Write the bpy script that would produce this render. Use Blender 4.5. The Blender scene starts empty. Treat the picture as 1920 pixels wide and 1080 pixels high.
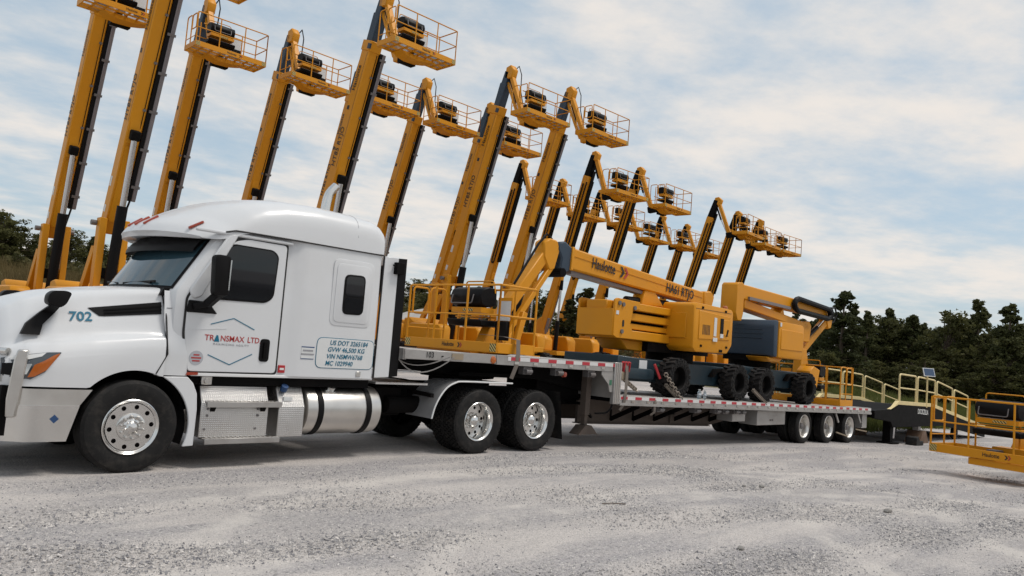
import bpy, bmesh, math, random
import numpy as np
from mathutils import Matrix, Vector
random.seed(7); np.random.seed(7)
scene = bpy.context.scene
C = scene.collection
R = math.radians
V = Vector
# ---------------------------------------------------------------- camera
# world frame: X runs along the truck towards its tail, Y across it (far side +), Z up, metres
cd = bpy.data.cameras.new('camera'); cam = bpy.data.objects.new('camera', cd); C.objects.link(cam)
cf = V((.703, .707, .0761)).normalized(); cr_ = V((.703, -.707, .0775)); cr_ = (cr_ - cf*cr_.dot(cf)).normalized(); cu = cr_.cross(cf)
cam.matrix_world = Matrix(((cr_.x, cu.x, -cf.x, -3.288), (cr_.y, cu.y, -cf.y, -9.096), (cr_.z, cu.z, -cf.z, 1.707), (0, 0, 0, 1)))
cd.sensor_width = 36; cd.lens = 1464.03/1920*36; cd.clip_start = .1; cd.clip_end = 6000
scene.camera = cam
# ---------------------------------------------------------------- light
SUN_EL, SUN_AZ = R(62), R(135)      # azimuth of the sun measured from +Y clockwise seen from above
sdir = V((math.sin(SUN_AZ)*math.cos(SUN_EL), math.cos(SUN_AZ)*math.cos(SUN_EL), math.sin(SUN_EL)))
sl = bpy.data.lights.new('sun', 'SUN'); sl.energy = 2.0; sl.angle = R(16); sl.color = (1, .95, .88)
so = bpy.data.objects.new('sun', sl); C.objects.link(so); so.location = (0, 0, 40)
so.rotation_euler = sdir.to_track_quat('Z', 'Y').to_euler()
w = bpy.data.worlds.new('World'); scene.world = w; w.use_nodes = True
nt = w.node_tree; nt.nodes.clear()
def N(t, typ, **k):
    n = t.nodes.new(typ)
    for a, b in k.items():
        if hasattr(n, a): setattr(n, a, b)
    return n
def L(t, a, b): t.links.new(a, b)
wo = N(nt, 'ShaderNodeOutputWorld'); bg = N(nt, 'ShaderNodeBackground')
sky = N(nt, 'ShaderNodeTexSky', sky_type='NISHITA', sun_disc=False, sun_elevation=SUN_EL, sun_rotation=SUN_AZ, altitude=100., air_density=1., dust_density=2.2, ozone_density=1.)
tc = N(nt, 'ShaderNodeTexCoord'); sx = N(nt, 'ShaderNodeSeparateXYZ'); L(nt, tc.outputs['Generated'], sx.inputs[0])
def M(t, op, a, b=None, c=None, clamp=False):
    n = N(t, 'ShaderNodeMath', operation=op, use_clamp=clamp)
    for i, v in enumerate((a, b, c)):
        if v is None: continue
        if isinstance(v, (int, float)): n.inputs[i].default_value = v
        else: L(t, v, n.inputs[i])
    return n.outputs[0]
zc = M(nt, 'ADD', M(nt, 'MAXIMUM', sx.outputs[2], 0.), .12)
cx = N(nt, 'ShaderNodeCombineXYZ'); L(nt, M(nt, 'DIVIDE', sx.outputs[0], zc), cx.inputs[0]); L(nt, M(nt, 'DIVIDE', sx.outputs[1], zc), cx.inputs[1])
mp = N(nt, 'ShaderNodeMapping'); L(nt, cx.outputs[0], mp.inputs[0]); mp.inputs['Rotation'].default_value = (0, 0, R(25)); mp.inputs['Scale'].default_value = (1.0, 1.18, 1); mp.inputs['Location'].default_value = (1.7, .4, 0)
n1 = N(nt, 'ShaderNodeTexNoise'); n1.inputs['Scale'].default_value = .7; n1.inputs['Detail'].default_value = 9; n1.inputs['Roughness'].default_value = .56; n1.inputs['Distortion'].default_value = .5; L(nt, mp.outputs[0], n1.inputs['Vector'])
n2 = N(nt, 'ShaderNodeTexNoise'); n2.inputs['Scale'].default_value = 3.1; n2.inputs['Detail'].default_value = 6; n2.inputs['Roughness'].default_value = .6; L(nt, mp.outputs[0], n2.inputs['Vector'])
cl = M(nt, 'ADD', M(nt, 'MULTIPLY', n1.outputs[0], .60), M(nt, 'MULTIPLY', n2.outputs[0], .40))
mr = N(nt, 'ShaderNodeMapRange', interpolation_type='SMOOTHSTEP'); mr.inputs['From Min'].default_value = .36; mr.inputs['From Max'].default_value = .64; L(nt, cl, mr.inputs[0])
veil = M(nt, 'MULTIPLY_ADD', mr.outputs[0], .28, .70)
cc = N(nt, 'ShaderNodeMix', data_type='RGBA'); L(nt, mr.outputs[0], cc.inputs['Factor']); cc.inputs['A'].default_value = (.48, .60, .68, 1); cc.inputs['B'].default_value = (.865, .81, .755, 1)
sk = N(nt, 'ShaderNodeMix', data_type='RGBA', blend_type='MULTIPLY'); sk.inputs['Factor'].default_value = 1; L(nt, sky.outputs[0], sk.inputs['A']); sk.inputs['B'].default_value = (.15, .15, .15, 1)
mx = N(nt, 'ShaderNodeMix', data_type='RGBA'); L(nt, veil, mx.inputs['Factor']); L(nt, sk.outputs['Result'], mx.inputs['A']); L(nt, cc.outputs['Result'], mx.inputs['B'])
L(nt, mx.outputs['Result'], bg.inputs[0]); bg.inputs[1].default_value = 1.0
L(nt, bg.outputs[0], wo.inputs[0])
scene.view_settings.view_transform = 'Standard'; scene.view_settings.look = 'None'; scene.view_settings.exposure = 0.0; scene.view_settings.gamma = 1
scene.cycles.max_bounces = 6; scene.cycles.diffuse_bounces = 3; scene.cycles.glossy_bounces = 3; scene.cycles.transmission_bounces = 4; scene.cycles.transparent_max_bounces = 8
# ---------------------------------------------------------------- materials
MT = {}
def mat(name, col, rough=.5, metal=0., coat=0., var=.12, vscale=6., bump=0., bscale=40., spec=.5, dirt=0., dcol=(.35, .3, .25), aniso=None, rvar=.1):
    m = bpy.data.materials.new(name); m.use_nodes = True; t = m.node_tree; p = t.nodes['Principled BSDF']
    p.inputs['Roughness'].default_value = rough; p.inputs['Metallic'].default_value = metal; p.inputs['Coat Weight'].default_value = coat; p.inputs['Coat Roughness'].default_value = .08
    p.inputs['Specular IOR Level'].default_value = spec
    g = N(t, 'ShaderNodeTexCoord'); n = N(t, 'ShaderNodeTexNoise'); n.inputs['Scale'].default_value = vscale; n.inputs['Detail'].default_value = 5; L(t, g.outputs['Object'], n.inputs['Vector'])
    mix = N(t, 'ShaderNodeMix', data_type='RGBA'); L(t, n.outputs[0], mix.inputs['Factor'])
    c = np.array(col); mix.inputs['A'].default_value = (*(c*(1-var)), 1); mix.inputs['B'].default_value = (*np.minimum(c*(1+var), 1), 1)
    out = mix.outputs['Result']
    if dirt > 0:
        n3 = N(t, 'ShaderNodeTexNoise'); n3.inputs['Scale'].default_value = vscale*.7; n3.inputs['Detail'].default_value = 8; n3.inputs['Roughness'].default_value = .7; L(t, g.outputs['Object'], n3.inputs['Vector'])
        r3 = N(t, 'ShaderNodeMapRange'); r3.inputs['From Min'].default_value = .48; r3.inputs['From Max'].default_value = .75; r3.inputs['To Max'].default_value = dirt; L(t, n3.outputs[0], r3.inputs[0])
        m2 = N(t, 'ShaderNodeMix', data_type='RGBA'); L(t, r3.outputs[0], m2.inputs['Factor']); L(t, out, m2.inputs['A']); m2.inputs['B'].default_value = (*dcol, 1); out = m2.outputs['Result']
    L(t, out, p.inputs['Base Color'])
    rr = N(t, 'ShaderNodeMapRange'); rr.inputs['To Min'].default_value = max(rough-rvar, .02); rr.inputs['To Max'].default_value = rough+rvar; L(t, n.outputs[0], rr.inputs[0]); L(t, rr.outputs[0], p.inputs['Roughness'])
    if bump > 0:
        n4 = N(t, 'ShaderNodeTexNoise'); n4.inputs['Scale'].default_value = bscale; n4.inputs['Detail'].default_value = 4; L(t, g.outputs['Object'], n4.inputs['Vector'])
        b = N(t, 'ShaderNodeBump'); b.inputs['Strength'].default_value = bump; b.inputs['Distance'].default_value = .02; L(t, n4.outputs[0], b.inputs['Height']); L(t, b.outputs[0], p.inputs['Normal'])
    MT[name] = m; return m
mat('white_paint', (.66, .67, .685), .3, coat=.22, var=.015, vscale=1.5, rvar=.06, dirt=.2, dcol=(.50, .47, .44))
mat('white_trim', (.72, .72, .72), .4, var=.03, dirt=.15)
mat('yellow_paint', (.655, .268, .008), .45, coat=.0, spec=.3, var=.07, vscale=2.2, dirt=.12, dcol=(.42, .24, .06))
mat('pale_side_sheen', (.55, .50, .45), .45, var=.08, vscale=3, dirt=.2)  # pale light reflection on boom sides put into a colour; not applied
mat('cream_paint', (.72, .58, .28), .5, var=.08, dirt=.3)
mat('black_plastic', (.005, .0045, .005), .5, var=.2, bump=.05, bscale=90, spec=.16)
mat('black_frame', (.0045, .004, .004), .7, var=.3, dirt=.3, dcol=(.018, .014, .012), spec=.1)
mat('dark_grey_paint', (.015, .033, .046), .5, coat=.05, var=.12, dirt=.25, dcol=(.06, .055, .05), spec=.35)
mat('slate_cover', (.034, .054, .080), .55, var=.1, vscale=2, dirt=.2, dcol=(.10, .10, .10), spec=.35)
mat('rubber', (.010, .0095, .0095), .75, var=.25, vscale=9, bump=.1, bscale=60, dirt=.5, dcol=(.07, .06, .052), spec=.3)
mat('dusty_rubber', (.014, .013, .013), .8, var=.25, vscale=9, bump=.1, bscale=60, dirt=.5, dcol=(.06, .052, .047), spec=.3)
mat('polished_metal', (.72, .71, .69), .19, metal=1, var=.04, rvar=.07, dirt=.15, dcol=(.45, .43, .4))
mat('brushed_metal', (.66, .64, .61), .34, metal=1, var=.08, vscale=4, rvar=.1, dirt=.25, dcol=(.4, .36, .32))
mat('dull_aluminium', (.40, .385, .37), .48, metal=.5, var=.15, vscale=3, dirt=.6, dcol=(.20, .17, .15))
mat('deck_aluminium', (.47, .45, .43), .55, metal=.35, var=.18, vscale=2, dirt=.5, dcol=(.26, .22, .19))
mat('grey_steel', (.17, .16, .16), .5, metal=.4, var=.2, dirt=.4, dcol=(.16, .11, .08))
mat('grey_tray', (.20, .18, .185), .5, metal=.2, var=.1)
mat('fender_metal', (.55, .55, .56), .3, metal=.6, var=.06, vscale=2, dirt=.2, dcol=(.3, .27, .25))
mat('silver_rod', (.62, .62, .63), .2, metal=1, var=.04)
mat('brown_frame', (.10, .08, .068), .75, var=.25, vscale=3, dirt=.5, dcol=(.14, .105, .08), bump=.1, spec=.3)
mat('red_plastic', (.42, .02, .025), .35, var=.1)
mat('reflector_red', (.45, .03, .045), .4, var=.12)
mat('reflector_white', (.66, .65, .64), .4, var=.08)
mat('amber', (.42, .10, .008), .25, coat=.5, var=.1)
mat('marker_red', (.32, .035, .01), .3, coat=.5, var=.1)
mat('blue_ink', (.0, .13, .22), .5, var=.05)
mat('red_ink', (.40, .035, .03), .5, var=.05)
mat('grey_ink', (.3, .3, .32), .5, var=.05)
mat('black_ink', (.012, .011, .011), .5, var=.05)
mat('white_ink', (.7, .7, .68), .5, var=.05)
mat('sticker_white', (.66, .67, .67), .45, var=.06)
mat('pale_sticker', (.40, .41, .44), .5, var=.1)
mat('sticker_blue', (.02, .06, .16), .45, var=.06)
mat('green_ink', (.04, .16, .09), .5, var=.1)
mat('webbing', (.17, .145, .125), .85, var=.15, bump=.15, bscale=120)
mat('chain_metal', (.28, .24, .2), .5, metal=.6, var=.25)
mat('brown_rust', (.13, .075, .045), .8, var=.25, dirt=.3)
mat('wood', (.30, .24, .17), .75, var=.2, vscale=5)
mat('stone', (.24, .225, .21), .85, var=.2, vscale=8, bump=.2)
mat('pale_stone', (.40, .385, .365), .85, var=.15, vscale=8)
mat('bark', (.10, .075, .055), .9, var=.3, bump=.4, bscale=12)
mat('solar_cell', (.02, .06, .14), .15, coat=.6, var=.2)
mat('plastic_bottle_cap', (.6, .65, .7), .4)
def glass(name, col, rough=.03, alpha=1., trans=0., spec=.5):
    m = mat(name, col, rough, var=.1, vscale=.6, rvar=.01, coat=.0, spec=spec)
    p = m.node_tree.nodes['Principled BSDF']; p.inputs['Transmission Weight'].default_value = trans; p.inputs['IOR'].default_value = 1.5
    return m
glass('tinted_glass', (.012, .013, .015))
glass('windscreen_glass', (.035, .07, .09), spec=.9)
glass('lamp_lens', (.05, .06, .07), .06, spec=.9)
glass('bottle_plastic', (.75, .85, .92), .12, trans=.85)
def tread_plate():      # diamond plate: raised lozenges
    m = mat('tread_plate', (.62, .60, .58), .3, metal=.95, var=.08, vscale=3, dirt=.25, dcol=(.36, .32, .28)); t = m.node_tree; p = t.nodes['Principled BSDF']
    g = N(t, 'ShaderNodeTexCoord'); s = N(t, 'ShaderNodeSeparateXYZ'); L(t, g.outputs['Object'], s.inputs[0])
    h = M(t, 'ADD', s.outputs[2], M(t, 'MULTIPLY', s.outputs[1], .9))
    a = M(t, 'SINE', M(t, 'MULTIPLY', M(t, 'ADD', s.outputs[0], h), 125.)); b = M(t, 'SINE', M(t, 'MULTIPLY', M(t, 'SUBTRACT', s.outputs[0], h), 125.))
    c = M(t, 'MULTIPLY', a, b); d = M(t, 'POWER', M(t, 'MAXIMUM', c, 0.), .5)
    bm = N(t, 'ShaderNodeBump'); bm.inputs['Strength'].default_value = .55; bm.inputs['Distance'].default_value = .006; L(t, d, bm.inputs['Height']); L(t, bm.outputs[0], p.inputs['Normal'])
tread_plate()
def hazard():
    m = mat('hazard_stripes', (.7, .5, .05), .5); t = m.node_tree; p = t.nodes['Principled BSDF']
    g = N(t, 'ShaderNodeTexCoord'); s = N(t, 'ShaderNodeSeparateXYZ'); L(t, g.outputs['Object'], s.inputs[0])
    a = M(t, 'GREATER_THAN', M(t, 'FRACT', M(t, 'MULTIPLY', M(t, 'ADD', M(t, 'ADD', s.outputs[0], s.outputs[1]), s.outputs[2]), 17.)), .5)
    mi = N(t, 'ShaderNodeMix', data_type='RGBA'); L(t, a, mi.inputs['Factor']); mi.inputs['A'].default_value = (.02, .02, .02, 1); mi.inputs['B'].default_value = (.68, .52, .16, 1); L(t, mi.outputs['Result'], p.inputs['Base Color'])
hazard()
def foliage(name, a, b, tr=.4):
    m = bpy.data.materials.new(name); m.use_nodes = True; t = m.node_tree; p = t.nodes['Principled BSDF']; o = t.nodes['Material Output']
    g = N(t, 'ShaderNodeTexCoord'); n = N(t, 'ShaderNodeTexNoise'); n.inputs['Scale'].default_value = 1.1; n.inputs['Detail'].default_value = 4; L(t, g.outputs['Object'], n.inputs['Vector'])
    oi = N(t, 'ShaderNodeObjectInfo'); f = M(t, 'ADD', M(t, 'MULTIPLY', n.outputs[0], .9), M(t, 'MULTIPLY_ADD', oi.outputs['Random'], .5, -.2), clamp=True)
    mi = N(t, 'ShaderNodeMix', data_type='RGBA'); L(t, f, mi.inputs['Factor']); mi.inputs['A'].default_value = (*a, 1); mi.inputs['B'].default_value = (*b, 1); L(t, mi.outputs['Result'], p.inputs['Base Color'])
    p.inputs['Roughness'].default_value = .75; p.inputs['Specular IOR Level'].default_value = .2
    tl = N(t, 'ShaderNodeBsdfTranslucent'); L(t, mi.outputs['Result'], tl.inputs[0]); ms = N(t, 'ShaderNodeMixShader'); ms.inputs[0].default_value = tr; L(t, p.outputs[0], ms.inputs[1]); L(t, tl.outputs[0], ms.inputs[2]); L(t, ms.outputs[0], o.inputs[0])
    MT[name] = m
foliage('pine_foliage', (.036, .046, .018), (.11, .112, .042))
foliage('broadleaf_foliage', (.044, .050, .017), (.13, .125, .045))
foliage('brush_foliage', (.055, .054, .02), (.125, .108, .042))
foliage('dry_grass', (.12, .088, .04), (.21, .16, .07))
foliage('green_grass', (.075, .095, .025), (.16, .165, .05))
# ---------------------------------------------------------------- mesh helpers
class MB:
    def __init__(s): s.v = []; s.f = []
    def add(s, vs, fs):
        b = len(s.v); s.v += [tuple(v) for v in vs]; s.f += [tuple(i+b for i in f) for f in fs]; return s
    def box(s, x0, x1, y0, y1, z0, z1):
        return s.add([(x0, y0, z0), (x1, y0, z0), (x1, y1, z0), (x0, y1, z0), (x0, y0, z1), (x1, y0, z1), (x1, y1, z1), (x0, y1, z1)],
                     [(0, 3, 2, 1), (4, 5, 6, 7), (0, 1, 5, 4), (1, 2, 6, 5), (2, 3, 7, 6), (3, 0, 4, 7)])
    def bar(s, p, q, w, h, up=(0, 0, 1), w2=None, h2=None):   # box along p-q, w across, h along up
        p, q = V(p), V(q); d = (q-p).normalized(); a = d.cross(V(up))
        if a.length < 1e-5: a = d.cross(V((1, 0, 0)))
        a.normalize(); u = a.cross(d); w2 = w if w2 is None else w2; h2 = h if h2 is None else h2
        vs = [p + a*sx*w/2 + u*sz*h/2 for sx, sz in ((-1, -1), (1, -1), (1, 1), (-1, 1))] + [q + a*sx*w2/2 + u*sz*h2/2 for sx, sz in ((-1, -1), (1, -1), (1, 1), (-1, 1))]
        return s.add(vs, [(0, 3, 2, 1), (4, 5, 6, 7), (0, 1, 5, 4), (1, 2, 6, 5), (2, 3, 7, 6), (3, 0, 4, 7)])
    def prism(s, poly, axis, a, b):    # polygon in the plane normal to axis, extruded a..b
        o = {'x': lambda u, v, w: (w, u, v), 'y': lambda u, v, w: (u, w, v), 'z': lambda u, v, w: (u, v, w)}[axis]
        n = len(poly); vs = [o(u, v, a) for u, v in poly] + [o(u, v, b) for u, v in poly]
        return s.add(vs, [tuple(range(n))[::-1], tuple(range(n, 2*n))] + [(i, (i+1) % n, n+(i+1) % n, n+i) for i in range(n)])
    def cyl(s, p, q, r, n=16, r2=None, caps=True):
        p, q = V(p), V(q); d = (q-p).normalized(); a = d.orthogonal().normalized(); b = d.cross(a); r2 = r if r2 is None else r2
        vs = [p + (a*math.cos(t)+b*math.sin(t))*r for t in [2*math.pi*i/n for i in range(n)]] + [q + (a*math.cos(t)+b*math.sin(t))*r2 for t in [2*math.pi*i/n for i in range(n)]]
        fs = [(i, (i+1) % n, n+(i+1) % n, n+i) for i in range(n)]
        if caps: fs += [tuple(range(n))[::-1], tuple(range(n, 2*n))]
        return s.add(vs, fs)
    def tube(s, pts, r, n=8, closed=False, fillet=0.):
        P = [V(p) for p in pts]
        if fillet > 0:
            Q = []; m = len(P)
            for i in range(m):
                if not closed and i in (0, m-1): Q.append(P[i]); continue
                a, b, c = P[i-1], P[i], P[(i+1) % m]; d1 = (a-b); d2 = (c-b); f = min(fillet, d1.length*.45, d2.length*.45)
                s1 = b+d1.normalized()*f; s2 = b+d2.normalized()*f
                for k in range(5):
                    t = k/4; Q.append(s1*(1-t)**2 + b*2*t*(1-t) + s2*t*t)
            P = Q
        m = len(P); rings = []; a = None
        for i in range(m):
            if closed: d = (P[(i+1) % m]-P[i-1])
            else: d = P[min(i+1, m-1)]-P[max(i-1, 0)]
            d = d.normalized() if d.length > 1e-9 else V((0, 0, 1))
            if a is None: a = d.orthogonal().normalized()
            else:
                a = a - d*a.dot(d); a = a.normalized() if a.length > 1e-6 else d.orthogonal().normalized()
            b = d.cross(a); rings.append([P[i] + (a*math.cos(2*math.pi*k/n)+b*math.sin(2*math.pi*k/n))*r for k in range(n)])
        vs = [v for rg in rings for v in rg]; fs = []
        for i in range(m if closed else m-1):
            j = (i+1) % m
            fs += [(i*n+k, i*n+(k+1) % n, j*n+(k+1) % n, j*n+k) for k in range(n)]
        if not closed: fs += [tuple(range(n))[::-1], tuple(range((m-1)*n, m*n))]
        return s.add(vs, fs)
    def lathe(s, prof, c=(0, 0, 0), n=48, axis='y', closed=True):   # prof: (radius, along axis)
        vs = []; m = len(prof)
        for i in range(n):
            t = 2*math.pi*i/n; ct, st = math.cos(t), math.sin(t)
            for r, a in prof:
                vs.append((c[0]+r*ct, c[1]+a, c[2]+r*st) if axis == 'y' else ((c[0]+a, c[1]+r*ct, c[2]+r*st) if axis == 'x' else (c[0]+r*ct, c[1]+r*st, c[2]+a)))
        fs = []
        for i in range(n):
            j = (i+1) % n
            for k in range(m if closed else m-1):
                l = (k+1) % m; fs.append((i*m+k, i*m+l, j*m+l, j*m+k))
        return s.add(vs, fs)
    def loft(s, rings, closed=True, caps=True):
        m = len(rings); n = len(rings[0]); vs = [v for r in rings for v in r]; fs = []
        for i in range(m-1):
            for k in range(n if closed else n-1):
                l = (k+1) % n; fs.append((i*n+k, i*n+l, (i+1)*n+l, (i+1)*n+k))
        if caps and closed: fs += [tuple(range(n))[::-1], tuple(range((m-1)*n, m*n))]
        return s.add(vs, fs)
    def xf(s, M4):
        s.v = [tuple(M4 @ V(v)) for v in s.v]; return s
    def mesh(s, name, m, bevel=0., seg=1, smooth=True, angle=38):
        me = bpy.data.meshes.new(name); me.from_pydata(s.v, [], s.f)
        bm = bmesh.new(); bm.from_mesh(me); bmesh.ops.recalc_face_normals(bm, faces=bm.faces)
        if bevel > 0:
            ed = [e for e in bm.edges if len(e.link_faces) == 2 and e.calc_face_angle(0) > R(25)]
            try: bmesh.ops.bevel(bm, geom=ed, offset=bevel, segments=seg, affect='EDGES', profile=.6, clamp_overlap=True)
            except Exception: pass
        bm.to_mesh(me); bm.free()
        if smooth:
            me.polygons.foreach_set('use_smooth', [True]*len(me.polygons)); me.set_sharp_from_angle(angle=R(angle))
        me.materials.append(MT[m]); return me
def link(name, me, parent=None, loc=None, world=True):
    o = bpy.data.objects.new(name, me); C.objects.link(o)
    if parent is not None:
        o.parent = parent
        if world and parent.get('_wc'): o.matrix_parent_inverse = Matrix.Translation(-V(parent['_wc']))
    if loc is not None: o.location = loc
    return o
def ob(name, mb, m, parent=None, loc=None, bevel=0., seg=1, angle=38, label=None):
    o = link(name, mb.mesh(name, m, bevel, seg, angle=angle), parent, loc)
    if label: o['label'] = label
    return o
def gravel_mix():
    m = mat('gravel_mix', (.3, .29, .28), .9); t = m.node_tree; p = t.nodes['Principled BSDF']
    g = N(t, 'ShaderNodeTexCoord'); v = N(t, 'ShaderNodeTexWhiteNoise', noise_dimensions='3D'); s = N(t, 'ShaderNodeVectorMath', operation='SNAP'); s.inputs[1].default_value = (.03, .03, 5.); L(t, g.outputs['Object'], s.inputs[0]); L(t, s.outputs[0], v.inputs['Vector'])
    r = N(t, 'ShaderNodeValToRGB'); L(t, v.outputs['Value'], r.inputs[0]); e = r.color_ramp.elements; e[0].position = 0; e[0].color = (.11, .108, .118, 1); e[1].position = 1; e[1].color = (.64, .60, .57, 1)
    for q, c in ((.25, (.21, .205, .215, 1)), (.55, (.36, .34, .33, 1)), (.85, (.48, .45, .425, 1))):
        k = e.new(q); k.color = c
    L(t, r.outputs[0], p.inputs['Base Color'])
gravel_mix()
def sub(name, mb, m, part, bevel=0.):      # a sub-part of a part (parts sit at their root's frame, so no own offset)
    o = bpy.data.objects.new(name, mb.mesh(name, m, bevel)); C.objects.link(o); o.parent = part; return o
def tag(o, label, cat, group=None, kind=None):
    if label: o['label'] = label
    if cat: o['category'] = cat
    if group: o['group'] = group
    if kind: o['kind'] = kind
    return o
def thing(name, label, cat, loc=(0, 0, 0), rz=0., group=None, wc=False):
    o = bpy.data.objects.new(name, None); C.objects.link(o); o.empty_display_size = .3; o.location = loc; o.rotation_euler = (0, 0, rz)
    if wc: o['_wc'] = list(loc)      # children are modelled in world coordinates
    return tag(o, label, cat, group)
def copy_tree(o, parent=None):
    c = o.copy(); C.objects.link(c)
    if parent is not None: c.parent = parent
    for ch in list(o.children): copy_tree(ch, c)
    return c
TXT = {}
def text_mesh(s, size, bold=0., shear=0., mat_='black_ink', space=1., depth=.0012, sx=1.):
    k = (s, size, bold, shear, mat_, space, sx)
    if k in TXT: return TXT[k]
    cu_ = bpy.data.curves.new('lettering', 'FONT'); cu_.body = s; cu_.size = size; cu_.offset = bold; cu_.shear = shear; cu_.extrude = depth; cu_.align_x = 'CENTER'; cu_.align_y = 'CENTER'; cu_.space_character = space; cu_.resolution_u = 3
    t = bpy.data.objects.new('tmp', cu_); C.objects.link(t); dg = bpy.context.evaluated_depsgraph_get(); me = bpy.data.meshes.new_from_object(t.evaluated_get(dg)); bpy.data.objects.remove(t); bpy.data.curves.remove(cu_)
    if sx != 1.: me.transform(Matrix.Diagonal((sx, 1, 1, 1)))
    me.materials.clear(); me.materials.append(MT[mat_]); me.name = 'lettering'; TXT[k] = me; return me
def letter(s, size, p, xa, ya, parent, mat_='black_ink', bold=0., shear=0., space=1., name='lettering', sx=1.):
    xa = V(xa).normalized(); ya = V(ya); ya = (ya - xa*ya.dot(xa)).normalized(); za = xa.cross(ya)
    o = bpy.data.objects.new(name, text_mesh(s, size, bold, shear, mat_, space, sx=sx)); C.objects.link(o); o.parent = parent
    if parent.get('_wc'): o.matrix_parent_inverse = Matrix.Translation(-V(parent['_wc']))
    o.matrix_basis = Matrix(((xa.x, ya.x, za.x, p[0]), (xa.y, ya.y, za.y, p[1]), (xa.z, ya.z, za.z, p[2]), (0, 0, 0, 1)))
    return o
def chevrons(size, p, xa, ya, parent, mats=('black_ink', 'red_ink')):
    xa = V(xa).normalized(); ya = V(ya); ya = (ya - xa*ya.dot(xa)).normalized(); za = xa.cross(ya)
    for i, m in enumerate(mats):
        x0 = i*size*.62; h = size*.5
        poly = [(x0, h), (x0+size*.3, h), (x0+size*.72, 0), (x0+size*.3, -h), (x0, -h), (x0+size*.42, 0)]
        mb = MB().prism(poly, 'z', -.001, .0015)
        o = bpy.data.objects.new('logo_mark', mb.mesh('logo_mark', m)); C.objects.link(o); o.parent = parent
        if parent.get('_wc'): o.matrix_parent_inverse = Matrix.Translation(-V(parent['_wc']))
        o.matrix_basis = Matrix(((xa.x, ya.x, za.x, p[0]), (xa.y, ya.y, za.y, p[1]), (xa.z, ya.z, za.z, p[2]), (0, 0, 0, 1)))
NX, NZ = (1, 0, 0), (0, 0, 1)
def sm(a, b, x):
    t = np.clip((np.asarray(x, float)-a)/(b-a), 0, 1); return t*t*(3-2*t)
def gz(x, y):       # yard surface: dips a little towards the trailer's tail, climbs behind the machines
    x = np.asarray(x, float); y = np.asarray(y, float)
    dip = -np.clip(.0185*(x-6), 0, .22) - .25*sm(17, 26, x)
    pad = .5*sm(4.5, 10, y)*(1-sm(46, 60, x))
    hill = np.where(y > 24, np.minimum(.115*(y-24)*sm(22, 34, y), 4.3+.012*(y-60)), 0)*(1-.75*sm(40, 90, x-y*.6))
    hill = np.minimum(hill, 7.)
    return dip*(1-sm(4.5, 10, y)*(1-sm(46, 60, x))) + pad + hill
def gzf(x, y): return float(gz(x, y))
def catmull(P, k=5):
    P = [np.array(p, float) for p in P]; out = []
    for i in range(len(P)-1):
        a, b, c, d = P[max(i-1, 0)], P[i], P[i+1], P[min(i+2, len(P)-1)]
        for j in range(k):
            t = j/k; out.append(.5*((2*b)+(-a+c)*t+(2*a-5*b+4*c-d)*t*t+(-a+3*b-3*c+d)*t**3))
    out.append(P[-1]); return out
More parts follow.
